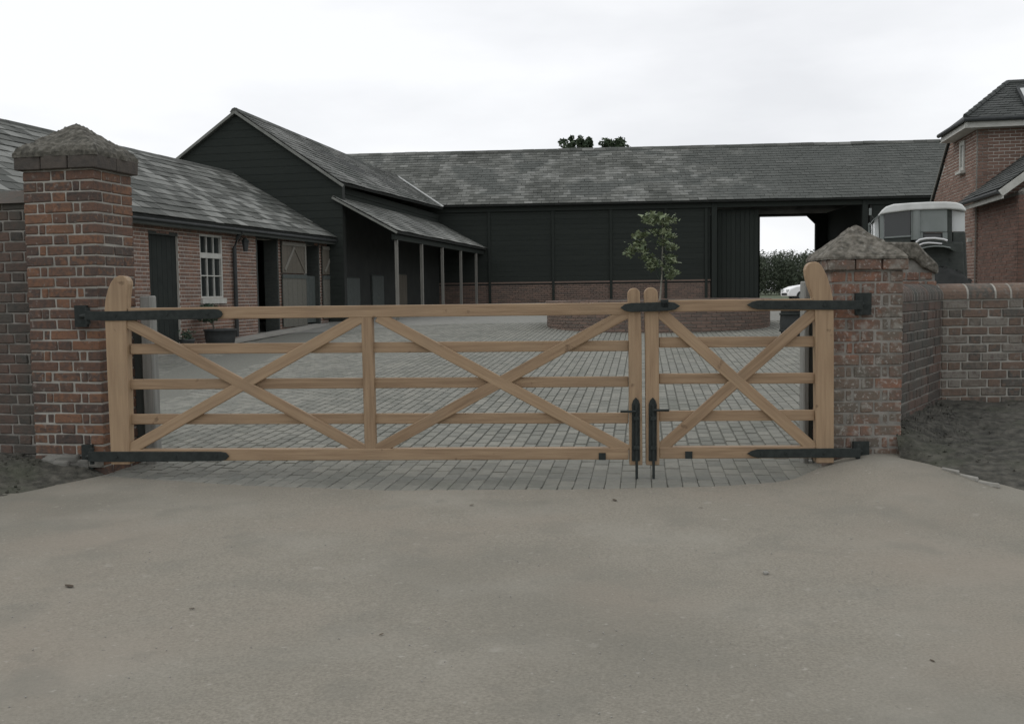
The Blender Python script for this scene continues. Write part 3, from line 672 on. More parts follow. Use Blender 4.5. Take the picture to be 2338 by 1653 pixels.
for parent, x, hx0, hx1, hy in ((gl, 1425, 1390, 1424, 920), (gr, 1462.5, 1463, 1498, 917)):
    bo = strap('drop_bolt', [(x - 9, 1031), (x - 9, 905), (x - 6, 896), (x, 889.5), (x + 6, 896), (x + 9, 905), (x + 9, 1031)], T * .85 / 2 + .006, .01, parent)
    r0 = G(x + 1, 905, T * .85 / 2 + .022); r1 = G(x + 1.5, 1060, T * .85 / 2 + .022); r1.z = -.02
    mb = MB(); mb.tube([r0, r1], .0095, 10); mb.ob('bolt_rod', M['iron'], bo)
    mb = MB(); mb.tube([G(hx0, hy, T / 2 + .03), G(hx1, hy, T / 2 + .03)], .0085, 10); mb.ob('bolt_handle', M['iron'], bo)
    for yy in (935, 1000):
        mb = MB(); mb.box(G(x + 1, yy, T * .85 / 2 + .022), gd * .02, gn * .014, UP * .013); mb.ob('bolt_staple', M['iron'], bo)
mb = MB(); mb.box(G(1350, 1021, .04), gd * .024, gn * .006, UP * .024); mb.ob('foot_plate', M['iron'], gl)
mb = MB(); mb.box(G(1543, 1018, .04), gd * .024, gn * .006, UP * .025); mb.ob('foot_plate', M['iron'], gr)
# hook plates belong to the pillars
def hook_plate(x0, x1, y0, y1, n, p, parent, d, pin):
    a = on_line(x0 * VK, y0 * VK, p, d); b = on_line(x1 * VK, y1 * VK, p, d)
    mb = MB(); c = (a + b) / 2 + n * .014
    mb.box(c, d * (abs((b - a).dot(d)) / 2), n * .012, UP * (abs(a.z - b.z) / 2)); o = mb.ob('hinge_plate', M['iron'], parent)
    q = G(*pin, .02); mb = MB(); mb.tube([q - UP * .06, q + UP * .055], .016, 10); mb.tube([q, c + n * .01], .014, 8); mb.ob('hinge_pin', M['iron'], o)
hook_plate(171, 200, 685, 733, -AY, K + AY * 0, lp, -AX, (200, 707.5))
hook_plate(187, 213, 996, 1050, -AY, K + AY * 0, lp, -AX, (209, 1021))
hook_plate(1916, 1951, 657, 706, -by, K2 + by * 0, rp_, -bx, (1926, 684))
hook_plate(1911, 1946, 989, 1033, -by, K2 + by * 0, rp_, -bx, (1922, 1013))

# grey stop posts in the yard behind each leaf
def stop_post(label, px0, px1, ptop, Y, wid, dep, dirx, dark):
    a = at_y(px0, ptop, Y); b = at_y(px1, ptop, Y)
    t = thing('gate_stop_post', label, 'post', ((a.x + b.x) / 2, Y + dep / 2, gz(0, Y)), 'grey gate stop posts')
    c = Vector(((a.x + b.x) / 2, Y + dep / 2, 0)); w = abs(b.x - a.x)
    x = v2(1, dirx); y = Vector((-x.y, x.x, 0))
    block('post', c + UP * ((gz(0, Y) - .1 + a.z) / 2), UP, x, UP.cross(x), a.z - gz(0, Y) + .1, w, dep, M['grey_post'], t, 0, .008)
    return t, c, x, y, w, a.z
# left post: dark strip added for the shaded front face; pale inner side
t, c, x, y, w, zt_ = stop_post('square weathered grey post behind the left end of the wide gate leaf', 318, 344, 676, 7.55, .1, .12, -.05, 0)
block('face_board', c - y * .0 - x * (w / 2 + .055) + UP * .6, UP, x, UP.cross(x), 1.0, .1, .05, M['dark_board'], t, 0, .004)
t, c, x, y, w, zt_ = stop_post('weathered grey post behind the horn of the narrow gate leaf', 1836, 1849, 642, 7.25, .1, .1, .05, 0)
block('face_board', c + x * (w / 2 + .028) + UP * .58, UP, x, UP.cross(x), 1.0, .05, .06, M['dark_board'], t, 0, .004)  # dark strip carries the right post's shaded side in its colour

# ------------------------------------------------------------------ the brick stable on the left
us = v2(0.236, 0.972); vs = Vector((-us.y, us.x, 0)); ns = -vs                # along the wall away from us; to the left; face direction
Pe = on_line(769, 545, (-4.88, 27.7, 0), us); ZE = Pe.z                       # end of the eave
st = thing('stable', 'low brick stable with patchy slate roof, sash window and open doors', 'building', (-7.5, 20, gz(0, 20)))
Pw = Pe + vs * 0.30; Pw.z = 0
def S(px, py): p = on_line(px, py, Pw, us); return (p - Pw).dot(us), p.z
sN = -17.0; sF = 0.25
def op(x0, x1, y0, y1=None):
    a, zt_ = S(x0, y0); b, _ = S(x1, y0); m_ = (a + b) / 2; p = Pw + us * m_
    zb = gz(p.x, p.y) + .02 if y1 is None else S((x0 + x1) / 2, y1)[1]
    zm = S((x0 + x1) / 2, y0)[1]
    return (min(a, b), max(a, b), zb, zm)
D1 = op(338, 405, 537); WI = op(454, 506, 535, 682); D2_ = op(583, 634, 546); D3 = op(695, 728, 560)
ops = [D1, WI, D2_, D3]
zg = 0.2
wall_core('wall', Pw, us, ns, sN, sF, zg, ZE + .05, ops, .34, M['mortar_house'], st)
its = wall_bricks(Pw, us, ns, -12.5, sF, zg, ZE - .02, ops, .0765, .225, 'flemish', face=.005, dep=.03, j=.0155)
def vis(t):
    return (Vector(t[0]) - CAM).length + (0 if t[0].y > 17 else 30)
its = [i for i in its if i[0].y > 12]
near = sorted(its, key=vis)
for it in near[:292]: block('brick', *it, M['brick_stable'], st, R.randrange(4), .005)
mb = MB()
for cc, x, y, z, L, Dp, H in near[292:]: mb.box(cc, x * L / 2, y * Dp / 2, z * H / 2)
mb.ob('brick_course', M['brick_stable'], st, kind='stuff')
# back and end walls close it so that its inside is dark
Pb_ = Pw + vs * 5.6
wall_core('wall', Pb_, us, vs, sN, sF, zg, ZE + .05, [], .3, M['mortar_dull'], st)
RH = on_line(543, 398, Pe + vs * 3.04, us)  # ridge height from the far ridge end
ZR = RH.z
for s_ in (sN, sF):
    g = MB(); q = Pw + us * s_; P = [Vector((q.x, q.y, zg)), Vector((q.x, q.y, ZE)), Vector((0, 0, 0)), Vector((0, 0, 0)), Vector((0, 0, 0))]
    q2 = q + vs * 2.8; q3 = q + vs * 5.6
    P = [q + UP * zg, q + UP * ZE, q2 + UP * (ZR - .1), q3 + UP * ZE, q3 + UP * zg]
    g.prism(P, us * (.25 if s_ < 0 else -.25)); g.ob('gable_wall', M['mortar_dull'], st)
eA = Pe + us * (sN - .2); eB = Pe.copy(); rA = eA + vs * 3.1; rA.z = ZR; rB = eB + vs * 3.1; rB.z = ZR
slates(st, eA, eB, rB, rA, .36, .27, M['slate_stable'], 292)
lA = eA + vs * 6.2; lB = eB + vs * 6.2
dk = MB(); dk.prism([rA, rB, lB, lA], Vector((0, 0, -.08))); dk.ob('rear_roof', M['slate_wing'], st)
for k in range(36):
    s0_ = -17 + k * .475
    a = Pe + us * s0_ + vs * 3.1; a.z = ZR + .03 + .008 * mnoise.noise(Vector((k * 3.1, 0, 0)))
    prof = [(.13, -.075), (.07, .0), (0, .03), (-.07, 0), (-.13, -.075)]
    m2 = MB(); m2.prism([a + vs * p_ + UP * q_ for p_, q_ in prof], us * .465); m2.ob('ridge_tile', M['slate_wing'], st)
# eaves board, gutter and soffit
beam('fascia', Pe + us * sN + vs * .05 - UP * .1, Pe + vs * .05 - UP * .1, ns, .14, .03, M['dark_board'], st)
mb = MB(); mb.tube([Pe + us * sN + vs * .01 - UP * .07, Pe + vs * .01 - UP * .07], .035, 10); mb.ob('gutter', M['tub'], st)
# window: frame, glazing bars, panes, sill
s0_, s1_, za, zb = WI; wm = lambda s, z, o=0: Pw + us * s + UP * z + ns * o
fr = MB(); 
def bar(mb, s_a, s_b, z_a, z_b, o0, o1): mb.box(wm((s_a + s_b) / 2, (z_a + z_b) / 2, (o0 + o1) / 2), us * ((s_b - s_a) / 2), ns * ((o1 - o0) / 2), UP * ((z_b - z_a) / 2))
f = .05; zmid0 = S(480, 590)[1]; zmid1 = S(480, 578)[1]
bar(fr, s0_, s0_ + f, za, zb, -.09, -.005); bar(fr, s1_ - f, s1_, za, zb, -.09, -.005)
bar(fr, s0_ + f, s1_ - f, zb - .06, zb, -.09, -.006); bar(fr, s0_ + f, s1_ - f, za, za + .05, -.09, -.006)
wf = fr.ob('window', M['white_frame'], st)
mr_ = MB(); bar(mr_, s0_ + f, s1_ - f, zmid0, zmid1, -.085, -.01); mr_.ob('meeting_rail', M['white_frame'], wf)
wi = (s1_ - s0_ - 2 * f)
zlow = S(480, 630)[1]
pan = [(zmid1, zb - .06), (zlow + .012, zmid0), (za + .05, zlow - .012)]
for i in (1, 2):
    b_ = MB(); sx = s0_ + f + wi * i / 3; bar(b_, sx - .012, sx + .012, za + .05, zmid0, -.08, -.02); bar(b_, sx - .012, sx + .012, zmid1, zb - .06, -.08, -.02); b_.ob('glazing_bar', M['white_frame'], wf)
b_ = MB(); bar(b_, s0_ + f, s1_ - f, zlow - .012, zlow + .012, -.078, -.022); b_.ob('glazing_bar', M['white_frame'], wf)
for i in range(3):
    for z_a, z_b in pan:
        b_ = MB(); bar(b_, s0_ + f + wi * i / 3 + .01, s0_ + f + wi * (i + 1) / 3 - .01, z_a, z_b, -.062, -.056); b_.ob('pane', M['glass'], wf)
b_ = MB(); bar(b_, s0_ - .03, s1_ + .03, za - .11, za, -.06, .06); b_.ob('sill', M['white_frame'], wf)
# first doorway: near-black boards added to stand for its unlit inside
dr = None
a, b, z_a, z_b = D1; nb = 6; M['door_dark'] = mat('near_black_door', [(0.018, 0.022, 0.02), (0.026, 0.031, 0.028)], scale=4, rough=.9)
b_ = MB(); bar(b_, a, b, z_a, z_b, -.09, -.06); dr = b_.ob('door', M['door_dark'], st)
for i in range(nb):
    b_ = MB(); bar(b_, a + (b - a) * i / nb + .004, a + (b - a) * (i + 1) / nb - .004, z_a, z_b, -.06, -.048); b_.ob('plank', M['door_dark'], dr)
b_ = MB(); bar(b_, a - .0, b + .0, z_b, z_b + .07, -.1, .006); b_.ob('lintel', M['dark_board'], st)
for o_ in (D2_, D3):
    b_ = MB(); bar(b_, o_[0], o_[1], o_[3], o_[3] + .09, -.1, .008); b_.ob('lintel', M['dark_board'], st)
    for e in (o_[0], o_[1] - .07):
        b_ = MB(); bar(b_, e, e + .07, o_[2], o_[3], -.36, .004); b_.ob('door_frame', M['dark_board'], st)
# stable doors folded back against the wall: upper leaves with a diagonal, lower leaves plain
def leaf_pair(x0, x1, yt, ym, yb_, low):
    a, zt_ = S(x0, yt)[0], S((x0 + x1) / 2, yt)[1]; b = S(x1, yt)[0]; zm = S((x0 + x1) / 2, ym)[1]
    p = Pw + us * ((a + b) / 2); zb_ = gz(p.x, p.y) + .08
    o0 = .03
    b_ = MB(); bar(b_, a, b, zm + .03, zt_, o0, o0 + .02); u_ = b_.ob('upper_door', M['dark_board'], st)
    n_ = 5
    for i in range(n_):
        b_ = MB(); bar(b_, a + (b - a) * i / n_ + .004, a + (b - a) * (i + 1) / n_ - .004, zm + .03, zt_, o0 + .02, o0 + .035); b_.ob('plank', M['door_tan'], u_)
    for s_a, s_b, z1_, z2_ in ((a, b, zt_ - .09, zt_), (b - .09, b, zm + .03, zt_ - .09)):
        b_ = MB(); bar(b_, s_a, s_b, z1_, z2_, o0 + .036, o0 + .055); b_.ob('ledge', M['door_brace'], u_)
    beam('ledge', wm(a + .12, zm + .1, o0 + .046), wm(a + (b - a) * .5, zt_ - .12, o0 + .046), ns, .085, .018, M['door_brace'], u_)
    beam('ledge', wm(a + (b - a) * .5, zt_ - .12, o0 + .046), wm(b - .1, zm + .1, o0 + .046), ns, .07, .016, M['door_tan'], u_)
    b_ = MB(); bar(b_, a, b, zb_, zm, o0, o0 + .02); l_ = b_.ob('lower_door', M['dark_board'], st)
    for i in range(n_):
        b_ = MB(); bar(b_, a + (b - a) * i / n_ + .004, a + (b - a) * (i + 1) / n_ - .004, zb_, zm - .1, o0 + .02, o0 + .035); b_.ob('plank', M['door_low'], l_)
    b_ = MB(); bar(b_, a - .01, b + .01, zm - .1, zm, o0 + .02, o0 + .05); b_.ob('chew_strip', M['zinc'], l_)
leaf_pair(638, 692, 554, 627, 755, 0); leaf_pair(731, 779, 565, 630, 745, 0)
b_ = MB(); o_ = D3; zz = S(711, 630)[1]; bar(b_, o_[0], o_[1], o_[2] + .05, zz, -.16, -.12); l3 = b_.ob('lower_door', M['dark_board'], st)
for i in range(4):
    b_ = MB(); bar(b_, o_[0] + .07 + (o_[1] - o_[0] - .14) * i / 4, o_[0] + .07 + (o_[1] - o_[0] - .14) * (i + 1) / 4 - .006, o_[2] + .05, zz, -.12, -.105); b_.ob('plank', M['zinc'], l3)
# downpipe with swan neck, wall lantern
sp = S(530, 600)[0]; zt_ = S(530, 562)[1]; pp = Pw + us * sp
mb = MB(); mb.tube([Pe + us * (sp - .0) - UP * .1 - vs * -.02, wm(sp, ZE - .22, .16), wm(sp, zt_ - .05, .07), wm(sp, gz(pp.x, pp.y) + .1, .07)], .045, 10); mb.ob('downpipe', M['tub'], st)
sl_ = S(545, 560)[0]; zl = S(545, 562)[1]; q = wm(sl_, zl, .17)
mb = MB(); mb.tube([q - UP * .13, q + UP * .1], [.05, .085], 6); la_ = mb.ob('lantern', M['tub'], st)
mb = MB(); mb.tube([q + UP * .1, q + UP * .19], [.105, .02], 6); mb.ob('lantern_top', M['iron'], la_)
mb = MB(); mb.tube([q + UP * .15, q + UP * .2 - ns * .1, q - ns * .17 + UP * .1], .012, 6); mb.ob('lantern_bracket', M['iron'], la_)
# concrete apron at the doors
ap = MB(); P = [wm(-9.0, 0, .0), wm(-1.0, 0, .0), wm(-1.0, 0, .45), wm(-9.0, 0, .45)]
P = [Vector((p.x, p.y, gz(p.x, p.y) + .035)) for p in P]; ap.prism(P, Vector((0, 0, -.06))); tag(ap.ob('apron', M['dirt_track']), kind='structure')

# ------------------------------------------------------------------ the main barn across the yard
EL = at_y(1003, 471, 38.7); ZB = EL.z
ER = at_z(2138, 448, ZB)
bd = (ER - EL); bd.z = 0; bd.normalize(); bn = Vector((-bd.y, bd.x, 0))         # along the eave to the right; backwards
eL = EL - bd * 8.0; eR = EL + bd * 21.5
RR = 3.9
ZRB = on_line(1500, 339, EL + bn * RR, bd).z
ba = thing('barn', 'long dark barn with patchy slate roof and a through passage across the yard', 'building', (4, 42, .93))
rLb, rRb = eL + bn * RR, eR + bn * RR; rLb.z = rRb.z = ZRB
slN = (bd.cross(bn * RR + UP * (ZRB - ZB))).normalized()
SL_ = math.hypot(RR, ZRB - ZB)
slates(ba, eL, eR, rRb, rLb, .33, .215, M['slate_barn'], 295)
bk = MB(); bL, bR = eL + bn * RR * 2, eR + bn * RR * 2; bk.prism([rLb, rRb, bR, bL], Vector((0, 0, -.1))); bk.ob('rear_roof', M['slate_wing'], ba)
for k in range(58):
    a = rLb + bd * (k * .5); a.z = ZRB + .05 + .018 * mnoise.noise(Vector((k * .37, 5, 0)))
    m2 = MB(); m2.prism([a + bn * p_ + UP * q_ for p_, q_ in [(.17, -.1), (.09, .0), (0, .035), (-.09, 0), (-.17, -.1)]], bd * .49); m2.ob('ridge_tile', M['slate_wing'], ba)
FW = EL + bn * .35; FW.z = 0
def B(px, py, back=0): p = on_line(px, py, FW + bn * back, bd); return (p - FW).dot(bd), p.z
def bw_(s, z, o=0): return FW + bd * s + UP * z - bn * o                        # o towards us
GB = 0.9
sA = -7.9; sJ = B(1622, 600)[0]; sK = B(1985, 600)[0]; sZ = 21.3
ptop = B(1400, 641)[1]
wall_core('front_wall', FW, bd, -bn, sA, sJ, GB - .3, ZB - .02, [], .25, M['dark_in'], ba)
wall_core('front_wall', FW, bd, -bn, sK, sZ, GB - .3, ZB - .02, [], .25, M['dark_in'], ba)
D_ = RR * 2 - .7
b0 = B(1733, 494, D_); b1 = B(1860, 494, D_)
wall_core('back_wall', FW + bn * D_, bd, bn, sA, sZ, GB - .3, ZB - .02, [(b0[0], b1[0], GB - .3, b0[1])], .25, M['tar'], ba)
for s_ in (sA, sZ - .25):
    g = MB(); q = FW + bd * s_; q2 = q + bn * (D_ / 2 + .0); q3 = q + bn * D_
    g.prism([q + UP * .6, q + UP * ZB, q2 + UP * (ZRB - .2), q3 + UP * ZB, q3 + UP * .6], bd * .25); g.ob('gable_wall', M['dark_in'], ba)
for s_ in (sJ - .15, sK + .02):                                                # partitions each side of the passage
    g = MB(); g.prism([FW + bd * s_ + UP * .6 + bn * .25, FW + bd * s_ + UP * (ZB + .0) + bn * .25, FW + bd * s_ + bn * (D_ - .25) + UP * ZB, FW + bd * s_ + bn * (D_ - .25) + UP * .6], bd * .13)
    g.ob('partition', M['tar'], ba)
# corner brace at the back opening
g = MB(); q = FW + bn * (D_ - .3) + bd * b1[0]; zz = b0[1]
g.prism([q + UP * zz, q + UP * (zz - .42), q - bd * .06 + UP * (zz - .42), q - bd * .42 + UP * (zz - .06), q - bd * .42 + UP * zz], -bn * .1); g.ob('corner_brace', M['tar'], ba)
# weatherboards above a brick plinth, posts proud of both
bh = .2; n_ = int((ZB - ptop) / bh)
for i in range(n_):
    z = ptop + (i + .5) * bh
    beam('weatherboard', bw_(B(905, 600)[0], z, .012), bw_(sJ, z, .012), -bn, bh - .004, .02, M['tar'], ba, .002)
nb2 = int((ZB - GB) / bh)
for i in range(nb2 + 1):
    z = GB + (i + .5) * bh
    beam('weatherboard', bw_(sK + .1, z, .012), bw_(sZ, z, .012), -bn, bh - .004, .02, M['tar'], ba, .002)
its = wall_bricks(FW, bd, -bn, B(1000, 650)[0], sJ, GB - .12, ptop - .06, [], .075, .225, 'stretcher', face=.02, dep=.06)
place_blocks(its, 'brick', M['brick_low'], ba, 290, rest='brick_course')
mb = MB(); mb.box(bw_((B(1000, 650)[0] + sJ) / 2, ptop - .03, 0.0), bd * ((sJ - B(1000, 650)[0]) / 2), bn * .06, UP * .03); mb.ob('plinth_coping', M['brick_low'], ba)
for px in (1118, 1263, 1395, 1520, 1612):
    s_ = B(px, 600)[0]; beam('post', bw_(s_, GB, .055), bw_(s_, ZB - .05, .055), -bn, .1, .05, M['tar'], ba)
for px in (1630, 1733, 1972):
    s_ = B(px, 600)[0]
    if px != 1733: beam('post', bw_(s_, GB, .06), bw_(s_, ZB - .05, .06), -bn, .2, .16, M['tar'], ba)
beam('eaves_beam', bw_(sA + 7.5, ZB - .14, .06), bw_(sZ, ZB - .14, .06), -bn, .2, .1, M['tar'], ba)
# big boarded door slid half across the passage
d0, d1 = B(1640, 600)[0], B(1735, 600)[0]
dd = MB(); c = bw_((d0 + d1) / 2, (GB + ZB - .3) / 2, -.34); dd.box(c, bd * ((d1 - d0) / 2), bn * .02, UP * ((ZB - .3 - GB) / 2)); bdoor = dd.ob('barn_door', M['tar'], ba)
for i in range(9):
    s_ = d0 + (d1 - d0) * (i + .5) / 9
    beam('plank', bw_(s_, GB + .02, -.31), bw_(s_, ZB - .32, -.31), -bn, (d1 - d0) / 9 - .012, .025, M['tar'], bdoor)

# ------------------------------------------------------------------ the dark boarded wing with its gable towards us
wv = v2(0.187, 0.982); wg = Vector((wv.y, -wv.x, 0))                            # along the wing; to the right across its gable
Pg = Pe.copy() + us * .02; Pg.z = 0
def Q(px, py, o=0): return hit(px, py, Pg - wv * o, wv)
AP = Q(540, 254); EW = Q(781, 418)
wi_ = thing('boarded_barn', 'black weatherboarded barn wing with tall gable and lean-to on its right side', 'building', (AP.x, AP.y, .6))
half = (EW - AP).dot(wg); EWl = AP - wg * half; EWl.z = EW.z
mainN = (bd.cross(rLb - eL)).normalized()
W2r = hit(906, 405, eL, mainN); E2r = hit(1012, 476, eL, mainN)
oh = -wv * .12
slates(wi_, EW + oh, E2r, W2r, AP + oh, .34, .23, M['slate_wing'], 292)
dk = MB(); farl = W2r - wg * half; farl.z = EW.z; dk.prism([AP + oh, W2r, farl, EWl + oh], Vector((0, 0, -.09))); dk.ob('rear_roof', M['slate_wing'], wi_)
for k in range(30):
    a = (AP + oh).lerp(W2r, k / 30); b = (AP + oh).lerp(W2r, (k + .96) / 30); m2 = MB()
    m2.prism([a + wg * p_ + UP * (q_ + .05) for p_, q_ in [(.15, -.1), (.08, .0), (0, .03), (-.08, 0), (-.15, -.1)]], b - a); m2.ob('ridge_tile', M['slate_wing'], wi_)
beam('valley_flashing', W2r + UP * .07, E2r + UP * .07, mainN, .07, .02, M['lead'], wi_)
# gable boards, clipped to the slope
slope = (AP.z - EW.z) / half; bh = .21
g0 = Pg.copy(); zb = .3; g = MB()
base = Vector((AP.x, AP.y, 0))
g.prism([base - wg * half + UP * zb, base - wg * half + UP * EW.z, base + UP * (AP.z - .02), base + wg * half + UP * EW.z, base + wg * half + UP * zb], wv * .2)
g.ob('gable_wall', M['dark_in'], wi_)
z = zb; 
while z < AP.z - .08:
    hw0 = min(half, (AP.z - z) / slope) ; hw1 = min(half, max(.02, (AP.z - z - bh) / slope))
    t0_, t1_ = .02, .014
    a = base - wv * .004
    V = [a - wg * hw0 + UP * z - wv * t0_, a + wg * hw0 + UP * z - wv * t0_, a + wg * hw1 + UP * (z + bh - .004) - wv * t1_, a - wg * hw1 + UP * (z + bh - .004) - wv * t1_]
    V += [v + wv * (t0_ if i < 2 else t1_) for i, v in enumerate(V)]
    ob('weatherboard', V, [(0, 1, 2, 3), (7, 6, 5, 4), (0, 4, 5, 1), (1, 5, 6, 2), (2, 6, 7, 3), (3, 7, 4, 0)], M['tar'], wi_); z += bh
for s_, e in ((1, EW), (-1, EWl)):
    a = AP + oh * 1.1 - UP * .045; b = e + oh * 1.1 - UP * .045 + (e - AP).normalized() * .1
    beam('bargeboard', a, b, -wv, .075, .03, M['barge'], wi_)
# right flank wall from under the eave down, with boards above the lean-to
Fw = EW - wg * .28; Fw.z = 0
LTt = Q(769, 449); LTe = Q(910, 529)
e1 = on_line(1127, 568, LTe, wv); e1.z = LTe.z
LW = (E2r - EW).dot(wv)
Lf = (e1 - LTe).dot(wv)
wall_core('flank_wall', Fw, wv, wg, 0, Lf + .5, .4, EW.z - .02, [], .2, M['dark_in'], wi_)
k = 0; z = LTt.z - .05
while z < EW.z - .05:
    beam('weatherboard', Fw + UP * (z + .1) + wg * .015, Fw + wv * Lf + UP * (z + .1) + wg * .015, wg, .19, .03, M['tar'], wi_, .006); z += .2
# lean-to roof on posts
lt0 = Fw + UP * LTt.z + wg * .02; lt1 = lt0 + wv * (Lf + .2)
slates(wi_, LTe + oh, e1, lt1, lt0 + oh, .3, .2, M['slate_lean'], 290)
beam('bargeboard', lt0 + oh * 1.15 - UP * .04, LTe + oh * 1.15 - UP * .04, -wv, .06, .03, M['barge'], wi_)
beam('eaves_beam', LTe - wg * .16 - UP * .14, e1 - wg * .16 - UP * .14, wg, .15, .1, M['tar'], wi_)
for px in (906, 963, 1010, 1052, 1087):
    p = on_line(px, 610, LTe - wg * .16, wv); zg_ = gz(p.x, p.y)
    beam('lean_to_post', Vector((p.x, p.y, zg_ - .05)), Vector((p.x, p.y, LTe.z - .2)), wg, .07, .09, M['lean_post'], wi_)
# loose-box doors in the shade under the lean-to
def fl(px): p = on_line(px, 650, Fw, wv); return (p - Fw).dot(wv)
for x0, x1 in ((787, 817), (846, 872), (905, 925)):
    a, b = fl(x0), fl(x1); q = Fw + wv * ((a + b) / 2); zb_ = gz(q.x, q.y) + .05
    b_ = MB(); b_.box(q + wg * .03 + UP * (zb_ + .57), wv * ((b - a) / 2), wg * .02, UP * .57); l_ = b_.ob('lower_door', M['dark_board'], wi_)
    for i in range(4):
        s_ = a + (b - a) * (i + .5) / 4
        beam('plank', Fw + wv * s_ + wg * .06 + UP * zb_, Fw + wv * s_ + wg * .06 + UP * (zb_ + 1.1), wg, (b - a) / 4 - .012, .02, M['zinc'] if x0 < 900 else M['door_tan'], l_)

# ------------------------------------------------------------------ the brick house on the right
ha, hb = v2(0.982, -0.187), v2(0.187, 0.982)
HC = at_y(2224, 640, 22.5); HC.z = 0
ho = thing('brick_house', 'red brick house with hipped tiled roof and white eaves at the right edge', 'house', (HC.x + 2, HC.y + 1.5, .6))
NE = at_y(2204, 271, 22.25); ZH = NE.z
FE = on_line(2146, 305, NE, hb); dH = (FE - NE).dot(hb)
apx = NE + ha * dH * .5 + hb * dH * .5; apx.z = on_line(2287, 193, apx, ha).z
ZW = ZH - .12
cs_top = 2.36; ptc = on_line(2132, 460, HC, hb); cs_b = (ptc - HC).dot(hb); cs_z = ptc.z
hw_prof = lambda s: ZW if s < cs_top else ZW - (s - cs_top) * (ZW - cs_z) / (cs_b - cs_top)
win0 = on_line(2205, 320, HC, hb); win1 = on_line(2194, 395, HC, hb)
wa, wb = sorted(((win0 - HC).dot(hb), (win1 - HC).dot(hb))); wz1 = win0.z; wz0 = on_line(2199, 392, HC, hb).z
wops = [(wa, wb, wz0, wz1)]
mb = MB(); mb.prism([HC + UP * .3, HC + hb * (cs_b + 1.2) + UP * .3, HC + hb * (cs_b + 1.2) + UP * (hw_prof(cs_b + 1.2) - .02), HC + hb * cs_top + UP * (ZW - .01), HC + UP * ZW], ha * .25)
mb.ob('side_wall', M['mortar_house'], ho)
wall_core('front_wall', HC, ha, -hb, 0, 6, .3, ZW, [], .25, M['mortar_house'], ho)
its = wall_bricks(HC, hb, -ha, 0, cs_b + 1.1, .62, ZW, wops, .075, .225, 'stretcher', face=.007, dep=.04, top=hw_prof, j=.015)
its += wall_bricks(HC, ha, -hb, 0.02, 3.0, .62, ZW, [], .075, .225, 'stretcher', face=.007, dep=.04, j=.015)
its.sort(key=lambda t: -t[0].z)
for it in its[:295]: block('brick', *it, M['brick_house'], ho, R.randrange(4), .004)
mb = MB()
for cc, x, y, z, L, Dp, H in its[295:]: mb.box(cc, x * L / 2, y * Dp / 2, z * H / 2)
mb.ob('brick_course', M['brick_house'], ho, kind='stuff')
# white window on the side
c = HC + hb * ((wa + wb) / 2) + UP * ((wz0 + wz1) / 2)
b_ = MB()
for sg in (-1, 1):
    b_.box(c + hb * sg * ((wb - wa) / 2 - .04) - ha * .015, hb * .04, ha * .03, UP * ((wz1 - wz0) / 2)); b_.box(c + UP * sg * ((wz1 - wz0) / 2 - .05) - ha * .012, hb * ((wb - wa) / 2 - .081), ha * .03, UP * .05)
hwn = b_.ob('window', M['white_frame'], ho)
b_ = MB(); b_.box(c, hb * ((wb - wa) / 2 - .06), ha * .01, UP * ((wz1 - wz0) / 2 - .08)); b_.ob('pane', M['blind'], hwn)
b_ = MB(); b_.box(c - UP * ((wz1 - wz0) / 2 + .03) - ha * .05, hb * ((wb - wa) / 2 + .06), ha * .07, UP * .03); b_.ob('sill', M['white_frame'], hwn)
# hipped roof
FE2 = NE + hb * dH; NR = NE + ha * 6.5; apr = apx + ha * 5.2; FR = NR + hb * dH
slates(ho, NE, NR, apr, apx, .25, .13, M['tile_house'], 200, name='roof_tile', rest='tile_course')
hp = MB(); hp.add([NE, FE2, apx], [(0, 2, 1)]); 
dk = MB(); dk.prism([NE + UP * .02, apx + UP * .02, FE2 + UP * .02], Vector((0, 0, -.05))); dk.ob('hip_slope', M['tile_house'], ho)
dk = MB(); dk.prism([FE2, apx, apr, FR], Vector((0, 0, -.06))); dk.ob('rear_roof', M['tile_house'], ho)
for k in range(9):
    a = NE.lerp(apx, k / 9) + UP * .05; b = NE.lerp(apx, (k + 1) / 9) + UP * .045; mb = MB(); mb.tube([a, b], [.06, .05], 6); mb.ob('hip_tile', M['tile_house'], ho)
mb = MB(); mb.tube([apx + UP * .03, apr + UP * .03], .06, 8); mb.ob('ridge', M['tile_house'], ho)
beam('fascia', NE - UP * .13 + hb * .04, NE - UP * .13 + ha * 6 + hb * .04, -hb, .13, .03, M['white_frame'], ho)
beam('fascia', NE - UP * .13 + ha * .04, FE2 - UP * .13 + ha * .04, -ha, .13, .03, M['white_frame'], ho)
mb = MB(); mb.tube([FE2 - UP * .03 - ha * .03, NE - UP * .03 - ha * .03 - hb * .03, NE - UP * .03 - hb * .03 + ha * 6], .05, 8); mb.ob('gutter', M['tub'], ho)
sf = MB(); sf.prism([NE - UP * .19, FE2 - UP * .19, FE2 - UP * .19 + ha * .5, NE - UP * .19 + ha * .5 + hb * .3, NE - UP * .19 + ha * 6 + hb * .5, NE - UP * .19 + ha * 6], UP * -.015); sf.ob('soffit', M['white_frame'], ho)
# roof window near the frame edge
q = at_y(2318, 225, NE.y + .1); sl = (apx - (NE + ha * dH * .5)).normalized(); c = NE + ha * 1.55 + sl * .72 + UP * .08
b_ = MB(); nr = ha.cross(sl).normalized(); b_.box(c, ha * .28, sl * .4, nr * .04); rwn = b_.ob('roof_window', M['tub'], ho)
b_ = MB(); b_.box(c + nr * .03, ha * .22, sl * .3, nr * .02); b_.ob('pane', M['pale_glass'], rwn)
